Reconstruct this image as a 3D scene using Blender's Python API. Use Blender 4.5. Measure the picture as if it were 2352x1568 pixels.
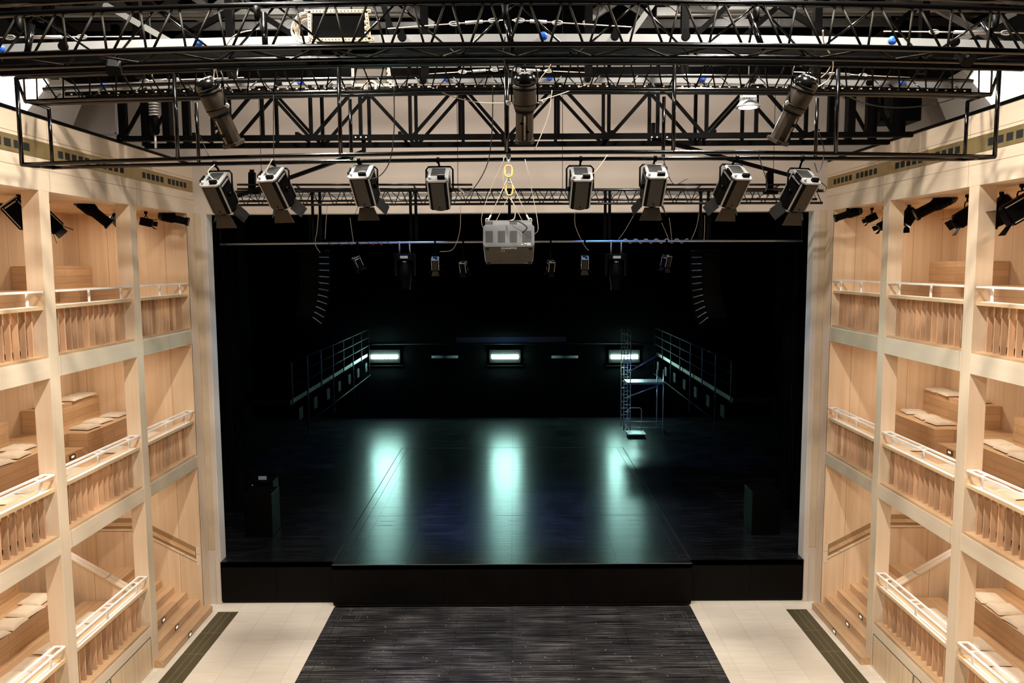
import bpy, math, random
from mathutils import Vector, Matrix
random.seed(7)
for o in list(bpy.data.objects): bpy.data.objects.remove(o)
sc = bpy.context.scene
C = bpy.context.collection
pi = math.pi

# ------------------------------------------------------------------ camera
FPX, PIT, YAW, ROL, CAMX, CAMZ = 1793.6, .0974, -.0016, -.0053, .0574, 7.75
cp, sp = math.cos(PIT), math.sin(PIT)
cy_, sy_ = math.cos(YAW), math.sin(YAW)
FW = Vector((sy_*cp, cy_*cp, -sp))
r0 = Vector((cy_, -sy_, 0)); u0 = r0.cross(FW)
RT = r0*math.cos(ROL) + u0*math.sin(ROL)
UP = -r0*math.sin(ROL) + u0*math.cos(ROL)
cam = bpy.data.cameras.new('camera')
cam.sensor_width = 36; cam.lens = FPX/2352*36; cam.clip_start = .1; cam.clip_end = 200
camo = bpy.data.objects.new('camera', cam); C.objects.link(camo)
camo.matrix_world = Matrix((
    (RT.x, UP.x, -FW.x, CAMX), (RT.y, UP.y, -FW.y, 0), (RT.z, UP.z, -FW.z, CAMZ), (0, 0, 0, 1)))
sc.camera = camo
# a measured pixel of the 2352x1568 photograph at a known depth y -> world point
def at(px, py, y):
    d = FW + RT*((px-1176)/FPX) - UP*((py-784)/FPX)
    t = y/d.y
    return Vector((CAMX, 0, CAMZ)) + d*t

# ------------------------------------------------------------------ world, lights, exposure
w = bpy.data.worlds.new('world'); sc.world = w; w.use_nodes = True
w.node_tree.nodes['Background'].inputs[0].default_value = (.9, .92, 1, 1)
w.node_tree.nodes['Background'].inputs[1].default_value = .0
sc.view_settings.view_transform = 'Standard'
sc.view_settings.look = 'None'
sc.view_settings.exposure = 0.0
sc.view_settings.gamma = 1
sc.view_settings.use_curve_mapping = False
sc.cycles.use_denoising = True
sc.cycles.max_bounces = 8
sc.cycles.diffuse_bounces = 5
sc.cycles.sample_clamp_indirect = 6
sc.cycles.use_light_tree = True

def lamp(kind, name, loc, energy, col, to=None, size=.3, size_y=None, angle=None, blend=.4, spread=None):
    l = bpy.data.lights.new(name, kind); l.energy = energy; l.color = col
    if kind == 'AREA':
        l.size = size; l.shape = 'DISK'
        if size_y: l.shape = 'RECTANGLE'; l.size_y = size_y
        if spread: l.spread = spread
    else:
        l.shadow_soft_size = size
    if kind == 'SPOT':
        l.spot_size = angle; l.spot_blend = blend
    o = bpy.data.objects.new(name, l); C.objects.link(o); o.location = loc
    if to is not None:
        o.rotation_euler = (Vector(to)-Vector(loc)).to_track_quat('-Z', 'Y').to_euler()
    return o
WARM = (1, .93, .82)
# high-bay work lamps under the roof of the hall
for x, y, z, e in ((-3.2, 12.2, 12.9, 470), (3.2, 12.2, 12.9, 470), (-3.2, 8.4, 12.9, 680), (3.2, 8.4, 12.9, 680), (-3.2, 4.6, 12.9, 560), (3.2, 4.6, 12.9, 560)):
    lamp('AREA', 'highbay_light', (x, y, z), e, WARM, (x*.9, y+.6, 0), size=.45, spread=2.5)
# unseen lights on the cream wall above the stage; added washes in side voids
for x in (-4.6, -1.5, 1.5, 4.6):
    lamp('AREA', 'wall_wash_light', (x, 15.2, 12.4), 28, (1, .93, .86), (x, 17.4, 10.3), size=.35)
for s in (-1, 1):
    for y in (11.3, 14.6):
        lamp('AREA', 'added_void_wash', (s*8.6, y, 11.2), 26, (1, .97, .93), (s*9.6, y, 10.6), size=.3)
    # warm downlights recessed in the gallery soffits
    for L, zc in ((.86, 3.25), (3.60, 6.0), (6.39, 8.8)):
        for y in (8.2, 10.6, 13.2, 15.8):
            lamp('AREA', 'gallery_downlight', (s*8.35, y, zc), 19, (1, .88, .72), (s*8.35, y, 0), size=.28)
# blue stage lights behind the proscenium, and the dim cold work light on stage
for x, e in ((-1.6, 2600), (2.2, 1300), (-4.4, 400), (4.6, 400)):
    lamp('SPOT', 'blue_stage_light', (x, 19.2, 8.0), e, (.10, .22, 1), (x*.6, 20.9, 1), size=.12, angle=1.0, blend=.9)

lamp('SPOT', 'blue_apron_light', (-1.5, 14.8, 9.4), 520, (.15, .25, 1), (-1.2, 14.0, 0), size=.1, angle=.55, blend=1)

# ------------------------------------------------------------------ materials
def nodes(name):
    m = bpy.data.materials.new(name); m.use_nodes = True
    nt = m.node_tree; b = nt.nodes['Principled BSDF']
    return m, nt, b
def N(nt, t, **kw):
    n = nt.nodes.new(t)
    for k, v in kw.items(): setattr(n, k, v)
    return n
def plain(name, col, rough=.5, metal=0, spec=.5, noise=.0, nscale=8):
    m, nt, b = nodes(name)
    b.inputs['Base Color'].default_value = (*col, 1)
    b.inputs['Roughness'].default_value = rough
    b.inputs['Metallic'].default_value = metal
    b.inputs['Specular IOR Level'].default_value = spec
    if noise:
        tc = N(nt, 'ShaderNodeTexCoord'); nz = N(nt, 'ShaderNodeTexNoise')
        nz.inputs['Scale'].default_value = nscale; nz.inputs['Detail'].default_value = 6
        nt.links.new(tc.outputs['Object'], nz.inputs['Vector'])
        mx = N(nt, 'ShaderNodeMix', data_type='RGBA')
        mx.inputs['A'].default_value = (*[c*(1-noise) for c in col], 1)
        mx.inputs['B'].default_value = (*[min(1, c*(1+noise)) for c in col], 1)
        nt.links.new(nz.outputs['Fac'], mx.inputs['Factor'])
        nt.links.new(mx.outputs['Result'], b.inputs['Base Color'])
        rr = N(nt, 'ShaderNodeMapRange'); rr.inputs[3].default_value = rough*.75; rr.inputs[4].default_value = min(1, rough*1.3)
        nt.links.new(nz.outputs['Fac'], rr.inputs[0]); nt.links.new(rr.outputs[0], b.inputs['Roughness'])
    return m
def emit(name, col, strength):
    m, nt, b = nodes(name)
    b.inputs['Base Color'].default_value = (0, 0, 0, 1)
    b.inputs['Emission Color'].default_value = (*col, 1)
    b.inputs['Emission Strength'].default_value = strength
    return m
def wood(name, c1, c2, seam, u, v, bw, bh, grain, rough=.42, offset=.5, mortar=.004, gs=(1.2, 22), var=.10):
    """planks or panels of light timber: u and v name the coordinates along and across"""
    m, nt, b = nodes(name)
    L = nt.links.new
    tc = N(nt, 'ShaderNodeTexCoord'); sx = N(nt, 'ShaderNodeSeparateXYZ'); L(tc.outputs['Object'], sx.inputs[0])
    def coord(k):
        if len(k) == 1: return sx.outputs['XYZ'.index(k)]
        a = N(nt, 'ShaderNodeMath', operation='ADD')
        L(sx.outputs['XYZ'.index(k[0])], a.inputs[0]); L(sx.outputs['XYZ'.index(k[1])], a.inputs[1]); return a.outputs[0]
    cu, cv = coord(u), coord(v)
    cb = N(nt, 'ShaderNodeCombineXYZ'); L(cu, cb.inputs[0]); L(cv, cb.inputs[1])
    br = N(nt, 'ShaderNodeTexBrick'); L(cb.outputs[0], br.inputs['Vector'])
    br.inputs['Color1'].default_value = (*[c*(1+var) for c in c1], 1)
    br.inputs['Color2'].default_value = (*[c*(1-var) for c in c1], 1)
    br.inputs['Mortar'].default_value = (*seam, 1)
    br.inputs['Scale'].default_value = 1; br.inputs['Mortar Size'].default_value = mortar
    br.inputs['Mortar Smooth'].default_value = .2
    br.inputs['Brick Width'].default_value = bw; br.inputs['Row Height'].default_value = bh
    br.offset = offset
    # grain, stretched along "grain" coordinate
    g = N(nt, 'ShaderNodeCombineXYZ')
    ml = N(nt, 'ShaderNodeMath', operation='MULTIPLY'); mc = N(nt, 'ShaderNodeMath', operation='MULTIPLY')
    al, ac = (cu, cv) if grain == 'u' else (cv, cu)
    L(al, ml.inputs[0]); ml.inputs[1].default_value = gs[0]; L(ac, mc.inputs[0]); mc.inputs[1].default_value = gs[1]
    L(ml.outputs[0], g.inputs[0]); L(mc.outputs[0], g.inputs[1])
    nz = N(nt, 'ShaderNodeTexNoise'); L(g.outputs[0], nz.inputs['Vector']); nz.inputs['Scale'].default_value = 1.0
    nz.inputs['Detail'].default_value = 5; nz.inputs['Distortion'].default_value = .6
    rg = N(nt, 'ShaderNodeMapRange'); L(nz.outputs['Fac'], rg.inputs[0])
    rg.inputs[1].default_value = .35; rg.inputs[2].default_value = .7; rg.inputs[3].default_value = 0; rg.inputs[4].default_value = .55
    mx = N(nt, 'ShaderNodeMix', data_type='RGBA')
    L(rg.outputs[0], mx.inputs['Factor']); L(br.outputs['Color'], mx.inputs['A'])
    mx.inputs['B'].default_value = (*c2, 1)
    # broad tonal patches
    n2 = N(nt, 'ShaderNodeTexNoise'); L(tc.outputs['Object'], n2.inputs['Vector']); n2.inputs['Scale'].default_value = .8
    mr = N(nt, 'ShaderNodeMapRange'); L(n2.outputs['Fac'], mr.inputs[0]); mr.inputs[3].default_value = .9; mr.inputs[4].default_value = 1.08
    sc_ = N(nt, 'ShaderNodeVectorMath', operation='SCALE'); L(mx.outputs['Result'], sc_.inputs[0]); L(mr.outputs[0], sc_.inputs['Scale'])
    L(sc_.outputs[0], b.inputs['Base Color'])
    b.inputs['Roughness'].default_value = rough
    b.inputs['Specular IOR Level'].default_value = .35
    return m

def black_deck(name, base, rough, scratch, brushed=0):
    """worn black stage planks running across, with scratches, scuffs and white specks"""
    m, nt, b = nodes(name); L = nt.links.new
    tc = N(nt, 'ShaderNodeTexCoord'); mp = N(nt, 'ShaderNodeMapping'); L(tc.outputs['Object'], mp.inputs[0])
    mp.inputs['Scale'].default_value = (.7, 62, 1)
    n1 = N(nt, 'ShaderNodeTexNoise'); L(mp.outputs[0], n1.inputs['Vector']); n1.inputs['Scale'].default_value = 1; n1.inputs['Detail'].default_value = 8; n1.inputs['Roughness'].default_value = .72
    n2 = N(nt, 'ShaderNodeTexNoise'); L(tc.outputs['Object'], n2.inputs['Vector']); n2.inputs['Scale'].default_value = 1.1; n2.inputs['Detail'].default_value = 7
    r1 = N(nt, 'ShaderNodeMapRange'); L(n1.outputs['Fac'], r1.inputs[0]); r1.inputs[1].default_value = .49; r1.inputs[2].default_value = .64
    r2 = N(nt, 'ShaderNodeMapRange'); L(n2.outputs['Fac'], r2.inputs[0]); r2.inputs[1].default_value = .38; r2.inputs[2].default_value = .72
    r2.inputs[3].default_value = .30; mu = N(nt, 'ShaderNodeMath', operation='MULTIPLY'); L(r1.outputs[0], mu.inputs[0]); L(r2.outputs[0], mu.inputs[1])
    # plank joints
    br = N(nt, 'ShaderNodeTexBrick'); L(tc.outputs['Object'], br.inputs['Vector'])
    br.inputs['Color1'].default_value = (1, 1, 1, 1); br.inputs['Color2'].default_value = (.72, .72, .72, 1); br.inputs['Mortar'].default_value = (0.1, 0.1, 0.1, 1)
    br.inputs['Scale'].default_value = 1; br.inputs['Brick Width'].default_value = 2.4; br.inputs['Row Height'].default_value = .12; br.inputs['Mortar Size'].default_value = .006
    # fine curved scratches
    vo = N(nt, 'ShaderNodeTexVoronoi', feature='DISTANCE_TO_EDGE'); mp2 = N(nt, 'ShaderNodeMapping'); L(tc.outputs['Object'], mp2.inputs[0]); mp2.inputs['Rotation'].default_value = (0, 0, .5)
    nd = N(nt, 'ShaderNodeTexNoise'); L(tc.outputs['Object'], nd.inputs['Vector']); nd.inputs['Scale'].default_value = 2
    ad = N(nt, 'ShaderNodeVectorMath', operation='ADD'); L(mp2.outputs[0], ad.inputs[0]); L(nd.outputs['Color'], ad.inputs[1])
    L(ad.outputs[0], vo.inputs['Vector']); vo.inputs['Scale'].default_value = 1.6
    lt = N(nt, 'ShaderNodeMath', operation='LESS_THAN'); L(vo.outputs['Distance'], lt.inputs[0]); lt.inputs[1].default_value = .002
    gt = N(nt, 'ShaderNodeMath', operation='GREATER_THAN'); L(n2.outputs['Fac'], gt.inputs[0]); gt.inputs[1].default_value = .59
    ls = N(nt, 'ShaderNodeMath', operation='MULTIPLY'); L(lt.outputs[0], ls.inputs[0]); L(gt.outputs[0], ls.inputs[1])
    # white specks
    v2 = N(nt, 'ShaderNodeTexVoronoi'); L(tc.outputs['Object'], v2.inputs['Vector']); v2.inputs['Scale'].default_value = 5
    l2 = N(nt, 'ShaderNodeMath', operation='LESS_THAN'); L(v2.outputs['Distance'], l2.inputs[0]); l2.inputs[1].default_value = .07
    a1 = N(nt, 'ShaderNodeMath', operation='ADD'); L(mu.outputs[0], a1.inputs[0])
    m3 = N(nt, 'ShaderNodeMath', operation='MULTIPLY'); L(ls.outputs[0], m3.inputs[0]); m3.inputs[1].default_value = .9; L(m3.outputs[0], a1.inputs[1])
    a2 = N(nt, 'ShaderNodeMath', operation='ADD'); L(a1.outputs[0], a2.inputs[0]); L(l2.outputs[0], a2.inputs[1]); a2.use_clamp = True
    mx = N(nt, 'ShaderNodeMix', data_type='RGBA'); L(a2.outputs[0], mx.inputs['Factor'])
    mx.inputs['A'].default_value = (*base, 1); mx.inputs['B'].default_value = (*scratch, 1)
    m2 = N(nt, 'ShaderNodeMix', data_type='RGBA', blend_type='MULTIPLY'); m2.inputs['Factor'].default_value = .8
    L(mx.outputs['Result'], m2.inputs['A']); L(br.outputs['Color'], m2.inputs['B'])
    L(m2.outputs['Result'], b.inputs['Base Color'])
    rr = N(nt, 'ShaderNodeMapRange'); L(n1.outputs['Fac'], rr.inputs[0]); rr.inputs[3].default_value = rough*.75; rr.inputs[4].default_value = rough*1.35
    L(rr.outputs[0], b.inputs['Roughness'])
    sr = N(nt, 'ShaderNodeMapRange'); L(n1.outputs['Fac'], sr.inputs[0]); sr.inputs[1].default_value = .3; sr.inputs[2].default_value = .7; sr.inputs[3].default_value = .95; sr.inputs[4].default_value = .25
    sb = N(nt, 'ShaderNodeSeparateColor'); L(br.outputs['Color'], sb.inputs[0])
    sm = N(nt, 'ShaderNodeMath', operation='MULTIPLY'); L(sr.outputs[0], sm.inputs[0]); L(sb.outputs[0], sm.inputs[1]); L(sm.outputs[0], b.inputs['Specular IOR Level'])
    if brushed:   # the grooves of the planks run across, so reflections spread along the depth of the stage
        b.inputs['Anisotropic'].default_value = brushed
        tg = N(nt, 'ShaderNodeCombineXYZ'); tg.inputs[1].default_value = 1; L(tg.outputs[0], b.inputs['Tangent'])
    bp = N(nt, 'ShaderNodeBump'); bp.inputs['Strength'].default_value = .35; bp.inputs['Distance'].default_value = .004
    L(br.outputs['Color'], bp.inputs['Height']); L(bp.outputs[0], b.inputs['Normal'])
    return m

M = {}
PALE, PALE2 = (.72, .55, .38), (.60, .42, .26)
SEAM = (.30, .19, .11)
M['fascia'] = wood('pale_fascia_timber', (.73, .595, .455), (.66, .52, .38), SEAM, 'Y', 'Z', 2.745, .46, 'u', mortar=.006, offset=0, var=.03, gs=(.9, 9))
M['panelY'] = wood('side_wall_panels', PALE, (.58, .37, .20), SEAM, 'Z', 'Y', 12, .62, 'u', mortar=.005, gs=(.35, 9), var=.07)
M['panelX'] = wood('end_wall_panels', PALE, (.58, .37, .20), SEAM, 'Z', 'X', 12, .62, 'u', mortar=.005, gs=(.35, 9), var=.07)
M['post'] = wood('post_timber', (.72, .575, .43), (.65, .49, .32), SEAM, 'Z', 'XY', 2.79, 5, 'u', mortar=.0, gs=(.5, 10), var=.02)
M['bench'] = wood('bench_planks', (.62, .41, .235), (.50, .29, .15), (.22, .12, .06), 'Y', 'XZ', 1.5, .145, 'u', mortar=.003, gs=(1.6, 26), var=.12)
M['benchX'] = wood('bench_end_planks', (.62, .41, .235), (.50, .29, .15), (.22, .12, .06), 'X', 'YZ', 1.5, .145, 'u', mortar=.003, gs=(1.6, 26), var=.12)
M['slat'] = wood('baluster_timber', (.62, .39, .235), (.48, .27, .15), (.3, .18, .1), 'Z', 'XY', 3, .19, 'u', mortar=0, gs=(1.2, 14), var=.14)
nt_ = M['slat'].node_tree; b_ = nt_.nodes['Principled BSDF']; src_ = b_.inputs['Base Color'].links[0].from_socket
oi = N(nt_, 'ShaderNodeObjectInfo'); mr_ = N(nt_, 'ShaderNodeMapRange'); mr_.inputs[3].default_value = .72; mr_.inputs[4].default_value = 1.22
nt_.links.new(oi.outputs['Random'], mr_.inputs[0]); vs_ = N(nt_, 'ShaderNodeVectorMath', operation='SCALE')
nt_.links.new(src_, vs_.inputs[0]); nt_.links.new(mr_.outputs[0], vs_.inputs['Scale']); nt_.links.new(vs_.outputs[0], b_.inputs['Base Color'])
M['cap'] = wood('rail_cap_timber', (.66, .47, .28), (.52, .34, .18), (.3, .18, .1), 'Y', 'XZ', .9, 3, 'u', mortar=.002, gs=(2, 30), var=.08)
M['floor'] = wood('pale_floor_boards', (.90, .83, .71), (.80, .70, .56), (.55, .43, .30), 'Y', 'X', 2.6, .62, 'v', mortar=.003, gs=(1.4, 12), var=.05, rough=.3)
M['cream'] = plain('cream_plaster', (.60, .52, .455), .7, noise=.06, nscale=.7)
M['white_wall'] = plain('off_white_plaster', (.72, .68, .63), .75, noise=.04, nscale=1)
M['strip_tint'] = plain('zinc_trim_and_beam_tint', (.56, .45, .32), .5, metal=.0, noise=.2, nscale=3)  # stage edge trim; also the cold-light tint painted on the beams
M['brass'] = plain('aged_brass', (.42, .31, .14), .42, metal=.75, noise=.3, nscale=5)
M['lanternplate'] = plain('brushed_lantern_plate', (.30, .30, .305), .45, metal=.6)
M['bronze'] = plain('dark_bronze_frame', (.10, .075, .035), .4, metal=.5)
M['hole'] = plain('dark_opening', (.006, .005, .004), .9)
M['black'] = plain('black_gloss_paint', (.0022, .002, .002), .16, spec=.45)
M['blackm'] = plain('black_matt_paint', (.0012, .0011, .001), .5, spec=.05)
M['drape'] = plain('black_stage_masking', (.0022, .0022, .0026), .95, spec=.03)
M['front'] = plain('black_stage_front_panel', (.0030, .0023, .002), .5, spec=.08, noise=.4, nscale=3)
M['brown'] = plain('bronze_black_housing', (.018, .0125, .0075), .4, spec=.3, noise=.15, nscale=5)
M['silver'] = plain('satin_aluminium', (.55, .55, .56), .45, metal=.7)
M['steel'] = plain('galvanised_steel', (.45, .46, .46), .4, metal=.55, noise=.15, nscale=6)
M['greybeam'] = plain('grey_painted_steel', (.20, .20, .195), .5, noise=.15, nscale=2)
M['trunk'] = plain('light_grey_trunking', (.30, .30, .30), .4, noise=.08)
M['strut'] = plain('cream_perforated_strut', (.62, .50, .36), .5, metal=.2)
M['webm'] = plain('brown_black_tube', (.005, .0035, .002), .6, spec=.04)
M['wcable'] = plain('white_cable_sheath', (.68, .60, .50), .5)
M['bcable'] = plain('black_cable_sheath', (.01, .01, .01), .5)
M['white'] = plain('white_powder_coat', (.90, .88, .85), .35)
M['cushion'] = plain('unbleached_linen', (.66, .57, .45), .9, noise=.12, nscale=30)
M['yellow'] = plain('yellow_lifting_link', (.75, .50, .14), .4)
M['blue'] = plain('blue_socket_cap', (.03, .12, .65), .35)
M['red'] = plain('red_plastic', (.6, .02, .06), .4)
M['projgrey'] = plain('grey_projector_case', (.13, .133, .137), .45, noise=.06)
M['projbrown'] = plain('dark_projector_base', (.075, .060, .042), .5, noise=.2, nscale=7)
M['grille'] = plain('dark_grille', (.02, .02, .018), .7)
M['stone'] = plain('dark_green_grille_strip', (.085, .072, .035), .5, noise=.35, nscale=9)
M['line'] = plain('pale_joint', (.35, .30, .2), .6)
M['deck'] = black_deck('worn_black_apron_boards', (.011, .0105, .012), .42, (.42, .40, .39))
M['deck2'] = black_deck('worn_black_stage_boards', (.0014, .0014, .0024), .285, (.07, .07, .08), .55)
M['tube'] = emit('lit_fluorescent_tube', (.50, 1.0, .88), 230)
M['tube_off'] = plain('unlit_tube', (.30, .32, .42), .3)
M['led'] = emit('lit_highbay_lens', (.9, .95, 1), 22)
M['step_led'] = emit('lit_step_light', (1, .88, .66), .95)
M['scaf'] = plain('aluminium_scaffold_tube', (.55, .55, .55), .3, metal=.7)
M['slot_shade'] = plain('painted_slot_shade', (.30, .19, .09), .6)  # timber brown darkened to paint in the shade of the handrail slot
M['rigdark'] = plain('dark_galvanised_steel', (.004, .004, .005), .7, spec=.03)
M['ledblue'] = emit('blue_status_light', (.15, .2, 1), 3)

# ------------------------------------------------------------------ mesh helpers
class MB:
    def __init__(s): s.v = []; s.f = []; s.sm = []
    def add(s, vs, fs, smooth=False, mat=None):
        o = len(s.v)
        s.v += [tuple(mat @ Vector(p)) if mat else tuple(p) for p in vs]
        s.f += [tuple(i+o for i in f) for f in fs]; s.sm += [smooth]*len(fs)
        return s
    def ab(s, a, b, mat=None):
        x0, x1 = sorted((a[0], b[0])); y0, y1 = sorted((a[1], b[1])); z0, z1 = sorted((a[2], b[2]))
        vs = [(x0, y0, z0), (x1, y0, z0), (x1, y1, z0), (x0, y1, z0), (x0, y0, z1), (x1, y0, z1), (x1, y1, z1), (x0, y1, z1)]
        return s.add(vs, [(0, 3, 2, 1), (4, 5, 6, 7), (0, 1, 5, 4), (1, 2, 6, 5), (2, 3, 7, 6), (3, 0, 4, 7)], mat=mat)
    def bar(s, a, b, wd, ht, up=(0, 0, 1)):
        a = Vector(a); b = Vector(b); d = (b-a).normalized(); u = Vector(up)
        if abs(d.dot(u)) > .98: u = Vector((0, 1, 0))
        x = d.cross(u).normalized(); z = x.cross(d)
        vs = []
        for p in (a, b):
            for i, j in ((-1, -1), (1, -1), (1, 1), (-1, 1)): vs.append(p + x*(i*wd/2) + z*(j*ht/2))
        return s.add(vs, [(0, 1, 2, 3), (7, 6, 5, 4), (0, 4, 5, 1), (1, 5, 6, 2), (2, 6, 7, 3), (3, 7, 4, 0)])
    def tube(s, pts, r, n=8, closed=False):
        pts = [Vector(p) for p in pts]; k = len(pts); vs = []; prev = None
        for i, p in enumerate(pts):
            if closed: d = (pts[(i+1) % k]-pts[i-1])
            else: d = pts[min(i+1, k-1)]-pts[max(i-1, 0)]
            d.normalize()
            if prev is None:
                u = Vector((0, 0, 1)) if abs(d.z) < .9 else Vector((0, 1, 0))
            else: u = prev
            x = d.cross(u).normalized(); u = x.cross(d).normalized(); prev = u
            for j in range(n):
                a = 2*pi*j/n; vs.append(p + x*math.cos(a)*r + u*math.sin(a)*r)
        fs = []
        for i in range(k if closed else k-1):
            i2 = (i+1) % k
            for j in range(n):
                j2 = (j+1) % n; fs.append((i*n+j, i*n+j2, i2*n+j2, i2*n+j))
        s.add(vs, fs, True)
        if not closed:
            o = len(s.v)-len(vs)
            s.f += [tuple(o+j for j in reversed(range(n))), tuple(o+(k-1)*n+j for j in range(n))]; s.sm += [False, False]
        return s
    def lathe(s, prof, mat=None, n=24, smooth=True, caps=True):
        vs = []; k = len(prof)
        for r, z in prof:
            for j in range(n): a = 2*pi*(j+.5)/n; vs.append((r*math.cos(a), r*math.sin(a), z))
        fs = [(i*n+j, i*n+(j+1) % n, (i+1)*n+(j+1) % n, (i+1)*n+j) for i in range(k-1) for j in range(n)]
        s.add(vs, fs, smooth, mat)
        if caps:
            o = len(s.v)-len(vs); s.f += [tuple(o+j for j in reversed(range(n))), tuple(o+(k-1)*n+j for j in range(n))]; s.sm += [False]*2
        return s
    def prism(s, poly, z0, z1, mat=None):
        k = len(poly); vs = [(x, y, z0) for x, y in poly]+[(x, y, z1) for x, y in poly]
        fs = [tuple(reversed(range(k))), tuple(range(k, 2*k))]+[(i, (i+1) % k, (i+1) % k+k, i+k) for i in range(k)]
        return s.add(vs, fs, mat=mat)
    def build(s, name, mat, parent=None, bevel=0, world=True):
        off = Vector((0, 0, 0)); q = parent
        if world:
            while q is not None: off += q.location; q = q.parent
        me = bpy.data.meshes.new(name)
        me.from_pydata([tuple(Vector(p)-off) for p in s.v], [], s.f)
        me.polygons.foreach_set('use_smooth', s.sm)
        me.materials.append(M[mat]); me.update()
        o = bpy.data.objects.new(name, me); C.objects.link(o); o.parent = parent
        if bevel:
            b = o.modifiers.new('bevel', 'BEVEL'); b.width = bevel; b.segments = 2; b.limit_method = 'ANGLE'
        return o
def tag(o, label, cat, group=None, kind=None):
    o['label'] = label; o['category'] = cat
    if group: o['group'] = group
    if kind: o['kind'] = kind
    return o
def thing(name, label, cat, loc=(0, 0, 0), group=None, kind=None):
    o = bpy.data.objects.new(name, None); C.objects.link(o); o.location = loc; o.empty_display_size = .1
    return tag(o, label, cat, group, kind)
def struct(o, label=None, cat=None):
    o['kind'] = 'structure'
    if label: o['label'] = label; o['category'] = cat or 'structure'
    return o
def arc(pts, n=14):
    """smooth curve through points (Catmull-Rom)"""
    P = [Vector(p) for p in pts]; P = [P[0]*2-P[1]]+P+[P[-1]*2-P[-2]]; out = []
    for i in range(1, len(P)-2):
        for k in range(n):
            t = k/n; a, b, c, d = P[i-1:i+3]
            out.append(.5*((2*b)+(c-a)*t+(2*a-5*b+4*c-d)*t*t+(3*b-a-3*c+d)*t**3))
    out.append(P[-2]); return out

# ------------------------------------------------------------------ the hall
W, BACK = 6.95, 9.5          # front plane and back wall of the side galleries
D = 17.35                    # stage wall
YE = 16.95                   # gallery end wall
Y0 = 6.0                     # behind this the hall is not built
POSTS = [(14.45, 14.70), (11.70, 11.96), (8.96, 9.22)]
LV = [.86, 3.60, 6.39]       # sill heights
BB = [None, 3.33, 6.08]      # beam undersides
CEIL, TOP = 8.89, 9.97
side = {-1: 'left', 1: 'right'}

fl = MB().ab((-4.06, 4, -.2), (-BACK, D+.3, 0)).ab((4.06, 4, -.2), (BACK, D+.3, 0)).ab((-4.06, 4, -.2), (4.06, 8.5, 0))
struct(fl.build('floor', 'floor'), 'pale timber hall floor on both sides of the black apron', 'floor')
ap = MB().ab((-4.06, 8.5, -.2), (4.06, 17.14, .006))
apo = struct(ap.build('floor_apron', 'deck'), 'worn black timber apron floor in front of the stage', 'floor')
# faint inlaid lines, seams and trap plates of the apron
mb = MB()
for x in (-3.85, 3.85): mb.ab((x-.008, 8.6, .006), (x+.008, 17.0, .0075))
mb.build('seam', 'line_dark' if 'line_dark' in M else 'grille', apo)
def trap(x, y, z, wd, dp, parent, mat='steel'):
    m = MB(); t = .012
    for k in (0, .07):
        x0, x1, y0, y1 = x-wd/2+k, x+wd/2-k, y-dp/2+k, y+dp/2-k
        m.ab((x0, y0, z), (x1, y0+t, z+.002)); m.ab((x0, y1-t, z), (x1, y1, z+.002)); m.ab((x0, y0, z), (x0+t, y1, z+.002)); m.ab((x1-t, y0, z), (x1, y1, z+.002))
    return m.build('trap_frame', mat, parent)
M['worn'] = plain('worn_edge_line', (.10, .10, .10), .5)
MB().ab((-4.0, 14.26, .006), (4.0, 14.272, .0075)).build('joint_line', 'worn', apo)
trap(-3.62, 16.62, .006, .5, .42, apo, 'worn'); trap(3.62, 16.62, .006, .5, .42, apo, 'worn')

# stage platform
st = MB().ab((-11.5, D+.36, .86), (11.5, 34.2, 1.0)).ab((-6.695, D+.0, .88), (6.695, D+.36, 1.0)).ab((-4.09, 17.15, .90), (4.09, D, 1.0))
sto = struct(st.build('floor_stage', 'deck2'), 'black boarded stage floor behind the proscenium opening', 'stage floor')
mb = MB()
for x in (-4.1, 4.1): mb.ab((x-.012, 17.4, 1.0), (x+.012, 28.5, 1.0015))
mb.ab((-4.1, 28.49, 1.0), (4.1, 28.51, 1.0015)); mb.ab((-4.1, 20.6, 1.0), (4.1, 20.612, 1.0015))
for x in (-3.88, 3.88): mb.ab((x-.006, 17.4, 1.0), (x+.006, 28.4, 1.0015))
mb.build('seam', 'hole', sto)
MB().ab((-4.09, 17.147, .99), (4.09, 17.156, 1.0015)).build('worn_edge_highlight', 'worn', sto)  # pale strip: worn lip with its highlight painted in
for x in (-3.3, 0.1, 3.3): trap(x, 20.0, 1.0, .5, .42, sto, 'worn')
for i, (x0, x1, y) in enumerate(((-6.70, -5.42, D), (-5.40, -4.10, D), (-4.09, -1.52, 17.17), (-1.50, 1.30, 17.17), (1.32, 4.09, 17.17), (4.11, 5.46, D), (5.48, 6.70, D))):
    names = ('far left', 'second from left', 'centre left', 'middle', 'centre right', 'second from right', 'far right')
    p = MB().ab((x0, y+.03, .07), (x1, y+.005, .87)).build('stage_front_panel', 'front', None)
    tag(p, 'flat black stage front board, %s of the seven' % names[i], 'panel', 'black boards under the stage edge'); p['kind'] = 'structure'
k = MB().ab((-6.7, D+.06, 0), (6.7, D+.09, .86)).ab((-4.09, 17.22, 0), (4.09, 17.25, .9))
struct(k.build('trim_1', 'hole'), 'recessed black plinth under the stage boards', 'plinth')

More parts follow.
